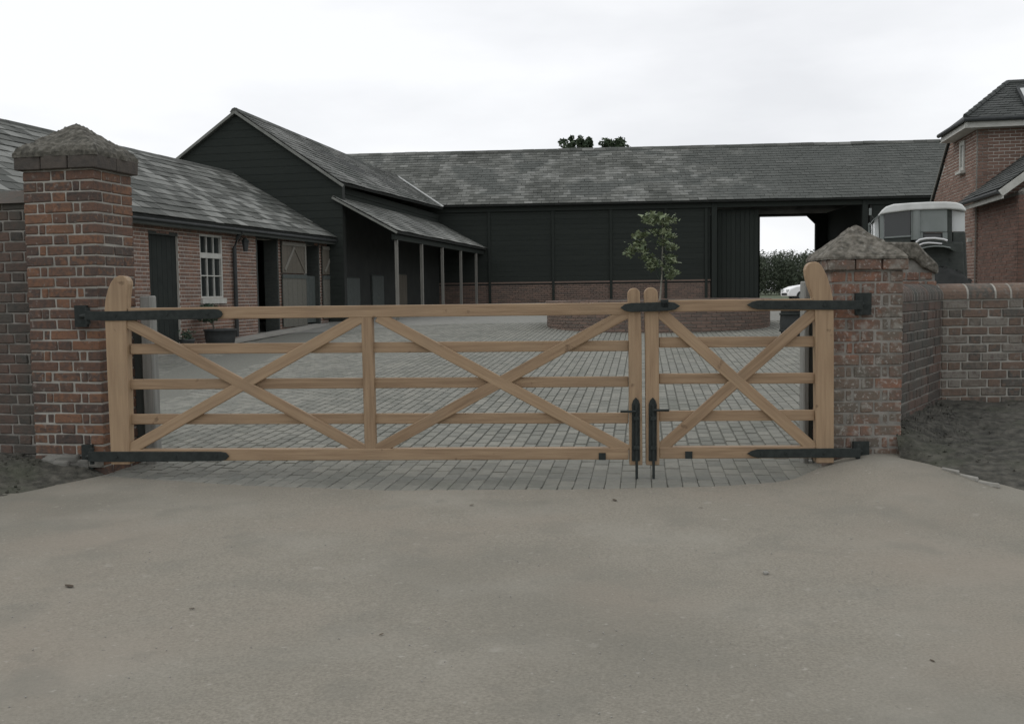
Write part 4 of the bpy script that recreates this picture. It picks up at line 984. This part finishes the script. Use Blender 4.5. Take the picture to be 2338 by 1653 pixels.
# catslide verge at the back of the side wall
a = HC + hb * cs_top + UP * (ZW + .06) - ha * .06; b = HC + hb * (cs_b + 1.3) + UP * (hw_prof(cs_b + 1.3) + .06) - ha * .06
beam('verge_board', a, b, -ha, .05, .03, M['barge'], ho)
cs = MB(); cs.prism([a + UP * .05, b + UP * .05, b + UP * .05 + ha * 6, a + UP * .05 + ha * 6], UP * .05); cs.ob('catslide_roof', M['tile_house'], ho)
# projecting front wing: roof rising to the right from an eave that comes towards us
E1 = on_line(2192, 464, HC - ha * .28, hb); E2 = E1 - hb * 3.1
zE = E1.z
Tp = [E1 + ha * 2.6 + UP * 1.95, E2 + ha * 2.6 + UP * 1.95]
slates(ho, E2, E1, Tp[0], Tp[1], .25, .13, M['tile_house'], 90, name='roof_tile', rest='tile_course')
beam('fascia', E1 - UP * .13 + ha * .05, E2 - UP * .13 + ha * .05, -ha, .1, .03, M['white_frame'], ho)
mb = MB(); mb.tube([E1 - UP * .04 - ha * .03, E2 - UP * .04 - ha * .03], .05, 8); mb.ob('gutter', M['tub'], ho)
Wp = HC + ha * .06 - hb * 2.9
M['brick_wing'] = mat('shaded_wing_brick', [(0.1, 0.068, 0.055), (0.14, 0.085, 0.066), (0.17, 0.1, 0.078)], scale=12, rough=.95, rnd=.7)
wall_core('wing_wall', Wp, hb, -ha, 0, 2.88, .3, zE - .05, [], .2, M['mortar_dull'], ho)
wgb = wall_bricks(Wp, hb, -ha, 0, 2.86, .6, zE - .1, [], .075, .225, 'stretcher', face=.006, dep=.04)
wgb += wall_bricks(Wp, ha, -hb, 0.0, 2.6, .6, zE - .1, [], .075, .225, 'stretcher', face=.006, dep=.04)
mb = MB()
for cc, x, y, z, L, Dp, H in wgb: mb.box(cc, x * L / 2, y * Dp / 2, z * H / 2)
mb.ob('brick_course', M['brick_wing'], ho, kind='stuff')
gm = MB(); gm.prism([Wp + UP * .3, Wp + UP * (zE - .05), Wp + ha * 2.5 + UP * (zE + 1.75), Wp + ha * 2.5 + UP * .3], hb * .2); gm.ob('wing_gable', M['mortar_dull'], ho)
beam('bargeboard', E2 - UP * .08, E2 + ha * 2.6 + UP * 1.87, -hb, .14, .03, M['white_frame'], ho)
for z_ in (1.15, 2.35):
    b_ = MB(); b_.box(HC - ha * .05 + hb * .25 + UP * z_, hb * .04, ha * .05, UP * .04); b_.ob('pipe_bracket', M['white_frame'], ho)

# ------------------------------------------------------------------ round planter and the young tree in it
PC = Vector((3.42, 23.4, 0)); PR = 2.58
pl = thing('round_planter', 'low round brick planter in the middle of the paved yard', 'planter', (PC.x, PC.y, gz(0, PC.y)))
ph = .56; zb = gz(0, PC.y) - .14; items = []
nb_ = 70
for r in range(9):
    for k in range(nb_):
        a = 2 * math.pi * (k + (.5 if r % 2 else 0)) / nb_
        dr_ = Vector((math.cos(a), math.sin(a), 0)); tg = Vector((-dr_.y, dr_.x, 0))
        items.append((PC + dr_ * (PR - .05) + UP * (zb + (r + .5) * .075), tg, dr_, tg.cross(dr_), 2 * math.pi * PR / nb_ - .012, .1, .063))
place_blocks(items, 'brick', M['brick_low'], pl, 292)
cir = lambda r, z, n=56: [Vector((PC.x + r * math.cos(2 * math.pi * i / n), PC.y + r * math.sin(2 * math.pi * i / n), z)) for i in range(n)]
mb = MB(); mb.prism(cir(PR - .012, zb - .1), UP * .77); mb.ob('mortar_core', M['mortar_dull'], pl)
zt_ = zb + 9 * .075
for k in range(64):
    a = 2 * math.pi * k / 64; dr_ = Vector((math.cos(a), math.sin(a), 0)); tg = Vector((-dr_.y, dr_.x, 0))
    block('coping_brick', PC + dr_ * (PR - .1) + UP * (zt_ + .035), tg, dr_, tg.cross(dr_), 2 * math.pi * PR / 64 - .012, .26, .065, M['brick_low'], pl)
V = [PC + UP * (zt_ + .06)]; n = 40
for rr_ in (.5, .85):
    for i in range(n):
        a = 2 * math.pi * i / n; V.append(PC + Vector((math.cos(a), math.sin(a), 0)) * (PR * rr_) + UP * (zt_ + (.045 if rr_ < .8 else -.01) + R.uniform(-.02, .02)))
Fc = [(0, 1 + i, 1 + (i + 1) % n) for i in range(n)] + [(1 + i, 1 + n + i, 1 + n + (i + 1) % n, 1 + (i + 1) % n) for i in range(n)]
ob('soil', V, Fc, M['earth'], pl)

def leaf_quad(mb, p, s, rr):
    d = Vector((rr.gauss(0, 1), rr.gauss(0, 1), rr.gauss(0, .7))).normalized(); e = d.cross(Vector((rr.gauss(0, 1), rr.gauss(0, 1), rr.gauss(0, 1)))).normalized()
    mb.add([p - d * s, p + e * s * .55, p + d * s, p - e * s * .55], [(0, 1, 2, 3)])
TY = 23.2
tb = at_y(1506, 700, TY); tt = at_y(1512, 500, TY); tm = at_y(1513, 570, TY)
yt = thing('young_tree', 'slender young tree with sparse leaf clusters growing in the round planter', 'tree', (tb.x, tb.y, zt_))
pts = [Vector((tb.x, TY, zt_ - .05)), tb.lerp(tm, .5) + Vector((.015, 0, 0)), tm, tt]
mb = MB(); mb.tube(pts, [.024, .02, .016, .007], 8); mb.ob('trunk', M['pale_stem'], yt)
clus = [(1478, 497, 26, 16), (1500, 492, 26, 14), (1526, 500, 24, 16), (1512, 508, 22, 10), (1487, 508, 16, 8), (1472, 536, 22, 12), (1458, 538, 12, 7), (1498, 530, 18, 12), (1522, 528, 20, 14), (1530, 540, 16, 8), (1462, 556, 16, 12),
        (1446, 566, 22, 14), (1436, 578, 16, 9), (1466, 572, 14, 10), (1516, 556, 22, 14), (1532, 565, 18, 10), (1478, 590, 18, 12), (1494, 600, 18, 14), (1486, 610, 12, 8), (1526, 588, 20, 12), (1536, 598, 12, 7), (1522, 612, 20, 13), (1538, 622, 12, 8), (1528, 632, 12, 8)]
LF = []
for k in range(9):                                                             # five-pointed leaf, folded a little
    a = 2 * math.pi * k / 9 + math.pi / 2; r_ = (1.0 if k % 2 == 0 else .48) * (1 if k != 4 else .3)
    LF.append(Vector((math.cos(a) * r_, math.sin(a) * r_, -.22 * abs(math.cos(a)) * r_)))
lf_me = []
for v in range(4):
    s_ = .066 + .013 * v
    lf_me.append(data_mesh('leaf', [Vector((0, 0, 0))] + [p * s_ + Vector((0, 0, R.uniform(-.006, .006))) for p in LF], [(0, 1 + i, 1 + (i + 1) % 9) for i in range(9)], M['leaf_young']))
brs = MB(); cnt = 0
for px, py, w, h in clus:
    Y = TY + R.uniform(-.35, .35); c = at_y(px, py, Y); sw, sh_ = w / 97. * .6, h / 97. * .6
    root_t = min(.97, max(.3, (c.z - .28 - pts[0].z) / (pts[-1].z - pts[0].z)))
    rz = pts[0].lerp(pts[-1], root_t) if root_t > .6 else pts[0].lerp(pts[2], root_t / .75)
    brs.tube([rz, rz.lerp(c, .5) + Vector((0, 0, .04)), c], [.006, .004, .002], 5)
    for i in range(12):
        if cnt >= 292: break
        p = c + Vector((R.gauss(0, .5) * sw, R.gauss(0, .14), R.gauss(0, .5) * sh_))
        rot = Matrix.Rotation(R.uniform(0, 6.28), 4, 'Z') @ Matrix.Rotation(R.gauss(.5, .5), 4, 'X') @ Matrix.Rotation(R.gauss(0, .4), 4, 'Y')
        put(bpy.data.objects.new('leaf', R.choice(lf_me)), yt, Matrix.Translation(p) @ rot); cnt += 1
sm = MB()
for px, py, w, h in clus:
    c = at_y(px, py, TY)
    for i in range(46):
        p = c + Vector((R.gauss(0, .5) * w / 97 * .75, R.gauss(0, .16), R.gauss(0, .5) * h / 97 * .75)); s_ = R.uniform(.03, .055)
        rot = Matrix.Rotation(R.uniform(0, 6.28), 3, 'Z') @ Matrix.Rotation(R.gauss(.5, .5), 3, 'X') @ Matrix.Rotation(R.gauss(0, .4), 3, 'Y')
        sm.add([p] + [p + rot @ (q * s_) for q in LF], [(0, 1 + k, 1 + (k + 1) % 9) for k in range(9)])
sm.ob('small_leaf', M['leaf_young'], yt, kind='stuff')
brs.ob('branch', M['leaf_shrub'], yt)

# ------------------------------------------------------------------ tubs and pots by the stable and at the right
def lathe(name, C, prof, m, parent, seg=24):
    V = []; n = len(prof)
    for r, z in prof: V += [Vector((C[0] + r * math.cos(2 * math.pi * i / seg), C[1] + r * math.sin(2 * math.pi * i / seg), C[2] + z)) for i in range(seg)]
    Fc = [(j * seg + i, j * seg + (i + 1) % seg, (j + 1) * seg + (i + 1) % seg, (j + 1) * seg + i) for j in range(n - 1) for i in range(seg)] + [tuple(range(seg))[::-1], tuple(range((n - 1) * seg, n * seg))]
    return ob(name, V, Fc, m, parent, True)
TUB = [(r * .86, z * .86) for r, z in [(.30, 0), (.34, .12), (.37, .3), (.38, .42), (.40, .43), (.40, .47), (.36, .47), (.35, .4), (.02, .39)]]
p = on_line(503, 770, Pw + ns * .55, us); zg_ = gz(p.x, p.y) - .02
ps = thing('potted_shrub', 'clipped round shrub on a bare stem in a black tub below the stable window', 'shrub', (p.x, p.y, zg_))
lathe('tub', (p.x, p.y, zg_), TUB, M['tub'], ps)
q = at_y(476, 716, p.y)
mb = MB(); mb.tube([Vector((p.x - .12, p.y, zg_ + .35)), Vector((q.x + .08, p.y, zg_ + .6)), Vector((q.x, p.y, q.z))], [.02, .017, .012], 7); mb.ob('stem', M['bark'], ps)
mb = MB()
for i in range(900):
    d = Vector((R.gauss(0, 1), R.gauss(0, 1), R.gauss(0, 1))).normalized() * (R.random() ** .4)
    leaf_quad(mb, q + Vector((d.x * .27, d.y * .27, d.z * .22)), .035, R)
mb.ob('crown', M['leaf_shrub'], ps)
p = on_line(427, 775, Pw + ns * .4, us); zg_ = gz(p.x, p.y) - .02
sp_ = thing('flower_pot', 'small dark pot with low plant standing by the dark stable door', 'pot', (p.x, p.y, zg_))
lathe('pot', (p.x, p.y, zg_), [(.11, 0), (.14, .2), (.16, .24), (.16, .27), (.13, .27), (.02, .22)], M['tub'], sp_)
mb = MB()
for i in range(160):
    d = Vector((R.gauss(0, .5), R.gauss(0, .5), abs(R.gauss(0, .6))))
    leaf_quad(mb, Vector((p.x, p.y, zg_ + .27)) + d * .14, .03, R)
mb.ob('plant', M['leaf_shrub'], sp_)
p = at_z(1815, 775, gz(0, 17.5)); zg_ = gz(p.x, p.y)
dt = thing('barrel_tub', 'dark round tub in the yard half hidden behind the right gate post', 'tub', (p.x, p.y, zg_))
lathe('tub', (p.x, p.y, zg_ - .02), [(.24, 0), (.28, .15), (.29, .3), (.27, .52), (.28, .53), (.28, .57), (.24, .57), (.02, .5)], M['tub'], dt)
for z_ in (.1, .42):
    lathe('hoop', (p.x, p.y, zg_ + z_), [(.288, 0), (.297, .0), (.297, .04), (.288, .04)], M['iron'], dt)
mb = MB()
for i in range(60): leaf_quad(mb, Vector((p.x + R.gauss(0, .1), p.y + R.gauss(0, .1), zg_ + .55)), .03, R)
mb.ob('plant', M['leaf_dark'], dt)

# ------------------------------------------------------------------ tall vehicle cab parked behind the boundary wall
VY = 17.4
VO = at_y(2110, 600, VY); vd = v2(.955, -.297); yv = v2(.297, .955)
def VP(px, py, Y=VY): return on_line(px, py, VO, vd)
vo = VP(2110, 640); vg = gz(vo.x, VY)
ve = thing('utility_vehicle', 'old tractor-like vehicle with white cab roof and grey side panel behind the wall', 'vehicle', (vo.x, VY + .7, vg))
def vprism(name, pts, y0, y1, m, parent=ve, bevel=0.0, seg=3):
    P = [VP(x, y, VY) for x, y in pts]; mb = MB(); mb.prism([p + yv * y0 for p in P], yv * (y1 - y0)); o = mb.ob(name, m, parent)
    import bmesh
    bm = bmesh.new(); bm.from_mesh(o.data); bmesh.ops.recalc_face_normals(bm, faces=bm.faces); bm.to_mesh(o.data); bm.free()
    if bevel: b_ = o.modifiers.new('edge', 'BEVEL'); b_.width = bevel; b_.segments = seg; b_.limit_method = 'ANGLE'
    return o
vprism('cab_roof', [(2008, 491), (2012, 482), (2022, 473), (2040, 467), (2080, 464), (2120, 462), (2160, 461.5), (2182, 463), (2196, 468), (2204, 477), (2206, 484), (2190, 480), (2160, 478), (2080, 481), (2030, 487)], -.08, 1.5, M['cab_white'], bevel=.05)
vprism('cab_post', [(2008, 490), (2018, 488), (2019, 580), (2010, 580)], 0, .09, M['cab_grey'], bevel=.01)
vprism('cab_post', [(1990, 500), (1994, 497), (1998, 580), (1992, 580)], 1.3, 1.4, M['cab_grey'])
wsh = vprism('windscreen', [(1997, 503), (2006, 493), (2008, 555), (1998, 555)], .1, 1.3, M['pale_glass'])
vprism('sun_visor', [(1993, 502), (2006, 491), (2006, 494), (1993, 505)], .0, 1.3, M['cab_grey'])
vprism('door_glass', [(2019, 488), (2079, 482), (2079, 538), (2019, 541)], .04, .06, M['glass'])
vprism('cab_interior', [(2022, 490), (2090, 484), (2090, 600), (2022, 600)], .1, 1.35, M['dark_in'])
vprism('door_sill_rail', [(2019, 541.5), (2079, 537.5), (2079, 541), (2019, 545)], -.03, .03, M['cab_grey'])
vprism('lower_door', [(2019, 546), (2079, 541.5), (2079, 600), (2019, 600)], .0, .06, M['dark_board'])
# grey quarter panel with its small round-cornered window cut as four pieces around the pane
vprism('quarter_panel', [(2079, 480), (2120, 478), (2163, 477.5), (2163, 531), (2080, 531)], -.02, .05, M['cab_grey'], bevel=.02)
vprism('quarter_panel', [(2080, 531.3), (2107, 531.3), (2107, 548), (2080, 548)], -.02, .05, M['cab_grey'])
vprism('quarter_panel', [(2152, 531.3), (2163, 531.3), (2163, 560), (2152, 560)], -.02, .05, M['cab_grey'])
fw = vprism('low_window', [(2107, 531.5), (2152, 531.5), (2152, 552), (2107, 552)], .03, .045, M['glass'])
vprism('window_seal', [(2107, 551), (2107, 535), (2109, 532), (2150, 532), (2152, 535), (2152, 551), (2150, 551), (2150, 536), (2148.5, 534), (2110.5, 534), (2109, 536), (2109, 551)], -.015, .02, M['rubber'], fw)
mb = MB(); a = VP(2092, 482); b = VP(2092, 548); mb.tube([a + yv * .0, b + yv * .0], .075, 12); mb.ob('corner_tube', M['cab_grey'], ve)
vprism('cab_post', [(2163, 478), (2174, 478), (2174, 600), (2163, 600)], 0.02, .12, M['dark_board'])
vprism('rear_glass', [(2175, 480), (2205, 485), (2205, 528), (2175, 528)], .1, .13, M['pale_glass'])
vprism('rear_panel', [(2175, 528.5), (2206, 528.5), (2213, 690), (2175, 690)], .06, 1.3, M['dark_board'], bevel=.03)
vprism('chassis', [(1940, 600), (2078, 600), (2086, 552), (2200, 552), (2206, 690), (1940, 690)], .02, 1.2, M['dark_board'], bevel=.03)
vprism('bonnet', [(1915, 590), (1925, 580), (2010, 575), (2010, 602), (1915, 602)], .35, 1.05, M['dark_board'], bevel=.05)
# mudguard: three curved bright-edged lips over the wheel
def lip(name, pts, r, m, o=-.3):
    mb = MB(); mb.tube([VP(x, y) + yv * o for x, y in pts], r, 7); mb.ob(name, m, ve)
lip('mudguard_rim', [(2088, 556), (2096, 550), (2110, 547), (2130, 546.5), (2150, 549), (2158, 552)], .022, M['chrome'])
lip('mudguard_rim', [(2094, 562), (2104, 558), (2116, 556.5), (2132, 557.5), (2146, 559)], .017, M['chrome'])
lip('mudguard_rim', [(2098, 570), (2112, 566), (2130, 564), (2150, 565), (2165, 568)], .012, M['cab_grey'], -.33)
vprism('mudguard', [(2086, 562), (2094, 553), (2110, 548.5), (2132, 548), (2154, 552), (2172, 562), (2180, 575), (2172, 575), (2150, 562), (2130, 560), (2110, 562), (2096, 570)], -.3, .0, M['dark_board'])
wc = VP(2138, 618) + yv * -.28; rw_ = .66; wc.z = vg + rw_
V = []; seg = 36
prof = [(.2, 0), (.3, -.02), (.33, 0), (.57, -.01), (rw_ - .02, .02), (rw_, .06), (rw_, .3), (rw_ - .02, .34), (.2, .34)]
for r_, y_ in prof: V += [wc + vd * (r_ * math.cos(2 * math.pi * i / seg)) + yv * y_ + UP * (r_ * math.sin(2 * math.pi * i / seg)) for i in range(seg)]
whl = ob('rear_wheel', V, [(j * seg + i, j * seg + (i + 1) % seg, (j + 1) * seg + (i + 1) % seg, (j + 1) * seg + i) for j in range(len(prof) - 1) for i in range(seg)], M['rubber'], ve, True)
mb = MB(); mb.tube([wc + yv * .02, wc + yv * .3], .21, 20); mb.ob('hub', M['dark_board'], whl)
mb = MB()
for i in range(18):
    a = 2 * math.pi * i / 18; d = vd * math.cos(a) + UP * math.sin(a); t_ = UP * math.cos(a) - vd * math.sin(a); mb.box(wc + d * rw_ + yv * .17, d * .025, yv * .15, t_ * .03)
mb.ob('tread', M['rubber'], whl, kind='stuff')
for dx in (-1.4,):
    w3 = wc + vd * dx + yv * .05; w3.z = vg + .34
    V = []
    for r_, y_ in [(.14, 0), (.3, 0), (.34, .05), (.34, .22), (.14, .24)]: V += [w3 + vd * (r_ * math.cos(2 * math.pi * i / 24)) + yv * y_ + UP * (r_ * math.sin(2 * math.pi * i / 24)) for i in range(24)]
    fwh = ob('front_wheel', V, [(j * 24 + i, j * 24 + (i + 1) % 24, (j + 1) * 24 + (i + 1) % 24, (j + 1) * 24 + i) for j in range(4) for i in range(24)], M['rubber'], ve, True)
    mb = MB(); mb.tube([w3 + yv * .02, w3 + yv * .2], .15, 16); mb.ob('hub', M['dark_board'], fwh)
mb = MB(); mb.tube([VP(1995, 500), VP(1988, 490), VP(1989, 478)], .01, 6); mi = mb.ob('mirror_arm', M['dark_board'], ve)
mb = MB(); mb.box(VP(1987, 484), vd * .02, yv * .05, UP * .06); mb.ob('mirror', M['cab_grey'], mi)

# ------------------------------------------------------------------ white car beyond the passage
cb = at_z(1795, 684, .72); CYc = 57.0
c0 = at_y(1800, 680, CYc); x0 = c0.x; zc = gz(x0, CYc)
ca = thing('parked_car', 'white car parked in the open beyond the barn passage', 'car', (x0 + 2.1, CYc + .8, zc))
def car_sec(pts, y0, y1, m, name, parent=ca, bevel=.06):
    mb = MB(); mb.prism([Vector((x0 + a, CYc + y0, zc + b)) for a, b in pts], (0, y1 - y0, 0)); o = mb.ob(name, m, parent)
    import bmesh
    bm = bmesh.new(); bm.from_mesh(o.data); bmesh.ops.recalc_face_normals(bm, faces=bm.faces); bm.to_mesh(o.data); bm.free()
    if bevel: b_ = o.modifiers.new('edge', 'BEVEL'); b_.width = bevel; b_.segments = 3
    return o
car_sec([(0.02, .3), (0, .52), (.12, .72), (.45, .86), (1.15, .97), (3.9, .98), (4.2, .9), (4.28, .6), (4.25, .3)], 0, 1.7, M['white_car'], 'body')
car_sec([(1.12, .98), (1.75, 1.42), (2.2, 1.5), (3.2, 1.49), (3.75, 1.35), (4.1, .98)], .14, 1.56, M['white_car'], 'cabin')
car_sec([(1.32, 1.0), (1.8, 1.36), (2.4, 1.4), (2.4, 1.0)], .12, .15, M['glass'], 'side_window', bevel=0)
car_sec([(2.5, 1.0), (2.5, 1.4), (3.2, 1.39), (3.6, 1.28), (3.8, 1.0)], .12, .15, M['glass'], 'side_window', bevel=0)
V = [Vector((x0 + 1.1, CYc + y, zc + .985)) for y in (.22, 1.48)] + [Vector((x0 + 1.72, CYc + y, zc + 1.41)) for y in (1.44, .26)]
ob('windscreen', V + [v + Vector((.03, 0, -.03)) for v in V], [(0, 1, 2, 3), (7, 6, 5, 4), (0, 4, 5, 1), (1, 5, 6, 2), (2, 6, 7, 3), (3, 7, 4, 0)], M['glass'], ca)
for a in (.78, 3.35):
    for y_ in (-.01, 1.5):
        w3 = Vector((x0 + a, CYc + y_, zc + .31)); mb = MB(); mb.tube([w3, w3 + Vector((0, .2, 0))], .31, 20); wh = mb.ob('wheel', M['rubber'], ca)
        mb = MB(); mb.tube([w3 - Vector((0, .01, 0)), w3 + Vector((0, .05, 0))], .19, 14); mb.ob('rim', M['cab_grey'], wh)
for y_ in (.18, 1.3):
    mb = MB(); mb.box(Vector((x0 + .04, CYc + y_ + .1, zc + .62)), (.05, 0, 0), (0, .16, 0), (0, 0, .07)); mb.ob('headlight', M['pale_glass'], ca)
mb = MB(); mb.box(Vector((x0 + .0, CYc + .85, zc + .42)), (.03, 0, 0), (0, .5, 0), (0, 0, .07)); mb.ob('grille', M['rubber'], ca)

# ------------------------------------------------------------------ trees behind the ridge, the far wood
def crown(rr, C, rad, n, s, squash=.85):
    mb = MB(); cl = []
    for i in range(26):
        d = Vector((rr.gauss(0, 1), rr.gauss(0, 1), rr.gauss(0, 1))).normalized() * rad * rr.uniform(.35, 1.0); d.z *= squash; cl.append((C + d, rad * rr.uniform(.16, .32)))
    for i in range(n):
        c, r_ = rr.choice(cl); d = Vector((rr.gauss(0, 1), rr.gauss(0, 1), rr.gauss(0, 1))).normalized() * r_ * (rr.random() ** .35)
        leaf_quad(mb, c + d, s * rr.uniform(.6, 1.2), rr)
    return mb, cl
for i, (px, py, rad, lab) in enumerate(((1320, 303, .95, 'left of two dark tree tops showing above the long barn ridge'), (1397, 307, 1.1, 'right and lower of two dark tree tops showing above the long barn ridge'))):
    top = at_y(px, py, 56 + i); C = top - UP * rad * .88; rr = random.Random(40 + i)
    t = thing('tree', lab, 'tree', (C.x, C.y, gz(C.x, C.y)), 'tree tops behind the barn')
    mb, cl = crown(rr, C, rad, 1700, .12); mb.ob('crown', M['leaf_dark'], t)
    g_ = Vector((C.x, C.y, gz(C.x, C.y) - .2)); mb = MB(); mb.tube([g_, g_.lerp(C, .5) + Vector((.1, 0, 0)), C + UP * rad * .3], [.2, .15, .05], 9); tk = mb.ob('trunk', M['bark'], t)
    mb = MB()
    for c, r_ in cl[:14]: b0_ = g_.lerp(C, rr.uniform(.6, 1)); mb.tube([b0_, b0_.lerp(c, .5) + UP * .1, c], [.06, .04, .02], 5)
    mb.ob('limbs', M['bark'], t)
rr = random.Random(5); mb = MB()
w0, w1 = at_y(1560, 600, 240).x, at_y(2060, 600, 240).x
for i in range(300):
    x = rr.uniform(w0, w1); y = rr.uniform(215, 262); zt_ = at_y(1790, 572, 240).z + rr.uniform(-1.2, .5) + (y - 240) * .045
    h = zt_ - .1; r_ = rr.uniform(1.3, 2.4)
    for k in range(360):
        d = Vector((rr.gauss(0, 1), rr.gauss(0, 1), rr.gauss(0, 1))).normalized() * (rr.random() ** .3)
        leaf_quad(mb, Vector((x + d.x * r_, y + d.y * r_, .1 + h * .5 + d.z * h * .5)), rr.uniform(.14, .3), rr)
wd_ = mb.ob('woodland', M['leaf_wood']); tag(wd_, 'dense far wood filling the view through the barn passage', 'woodland', kind='stuff')

# ------------------------------------------------------------------ small things on the ground
def dead_leaf(px, py, s, label, grp='fallen leaves on the drive'):
    p = at_z(px * VK, py * VK, .008); a = R.uniform(0, 6.28)
    V = []
    for u, w in ((-1, 0), (-.4, .35), (.4, .3), (1, 0), (.4, -.3), (-.4, -.35)):
        V.append(p + Vector((math.cos(a) * u - math.sin(a) * w, math.sin(a) * u + math.cos(a) * w, 0)) * s + UP * (.002 + .25 * s * abs(w) + .1 * s * abs(u)))
    V.append(p + UP * .003)
    o = ob('fallen_leaf', V, [(6, i, (i + 1) % 6) for i in range(6)], M['dead_leaf']); tag(o, label, 'leaf', grp)
dead_leaf(155, 1315, .035, 'brown fallen leaf lying on the tarmac well in front of the tall left pillar')
dead_leaf(1378, 1122, .03, 'dark fallen leaf on the tarmac just below the two drop bolts')
dead_leaf(1058, 1133, .022, 'dark fallen leaf on the tarmac edge below the second brace crossing')
dead_leaf(855, 1423, .014, 'small dark leaf scrap in the middle of the near tarmac')
dead_leaf(1572, 1139, .014, 'small dark leaf scrap on the tarmac below the narrow gate leaf')
dead_leaf(1062, 1052, .03, 'dark leaf on the pavers right under the bottom rail of the wide gate')
dead_leaf(430, 1365, .016, 'small brown twig-like leaf on the tarmac left of centre')
dead_leaf(2090, 1482, .014, 'dark leaf scrap at the right of the near tarmac')
p = at_z(1717 * VK, 1284 * VK, .01)
me = chamfer_box(.024, .02, .016, M['stone'], 1, .006, .003); o = put(bpy.data.objects.new('pebble', me), None, Matrix.Translation(p)); tag(o, 'single white pebble on the tarmac in front of the narrow gate leaf', 'pebble')
esl = ['pale edging stone nearest the pillar along the foot of the right earth bank', 'pale edging stone between two others along the foot of the right earth bank', 'pale edging stone nearest the camera along the foot of the right earth bank']
for i, (x, y) in enumerate([(2.745, 6.165), (2.795, 6.02), (2.85, 5.89)]):
    d = v2(*[(.31, -.95), (.34, -.94), (.5, -.866)][i]); o = block('edging_stone', Vector((x - .012, y - .01, bump_r(x, y) + .008)), d, Vector((-d.y, d.x, 0)), UP, .14, .018, .03, M['stone'], None, i, .008, .004)
    tag(o, esl[i], 'stone', 'edging stones at the right bank')

mb = MB()
for i in range(420):
    y = R.uniform(2.7, 6.9); x = R.gauss(0, 1) * y * .35
    if y > lerp_poly(EDGE, x) - .02: continue
    z = .006 + bump_r(x, y) + .003; r_ = R.uniform(.001, .0028); c = Vector((x, y, z)); a = R.uniform(0, 3)
    mb.box(c, Vector((math.cos(a), math.sin(a), .2)) * r_, Vector((-math.sin(a), math.cos(a), .1)) * r_ * R.uniform(.5, .9), UP * r_ * .7)
tag(mb.ob('grit', M['stone']), 'loose pale grit scattered over the tarmac drive', 'grit', kind='stuff')

mb = MB()
for i in range(300):                                                           # clods and small stones lying on the two banks
    if i < 220: E_, W_, zt_ = BANK_E, BANK_W, .31
    else: E_, W_, zt_ = [(-3.27, 6.47), (-3.5, 5.85), (-4.1, 4.7)], [(-3.5, 7.45), (-4.0, 7.65), (-5.0, 7.95)], .11
    k = R.random() * (len(E_) - 2.01) ; a_ = int(k); f_ = k - a_; t = .06 + .9 * R.random()
    e_ = Vector(E_[a_] + (0,)).lerp(Vector(E_[a_ + 1] + (0,)), f_); w_ = Vector(W_[a_] + (0,)).lerp(Vector(W_[a_ + 1] + (0,)), f_); p = e_.lerp(w_, t)
    p.z = bank_z(p, t, zt_) + .001
    r_ = R.uniform(.003, .010); a = R.uniform(0, 3); q = R.uniform(-.4, .4)
    mb.box(p, Vector((math.cos(a), math.sin(a), q)) * r_, Vector((-math.sin(a), math.cos(a), q)) * r_ * .8, Vector((q, -q, 1)) * r_ * .6)
tag(mb.ob('earth_clods', M['earth']), 'loose clods of earth on the banks beside the drive', 'clods', kind='stuff')
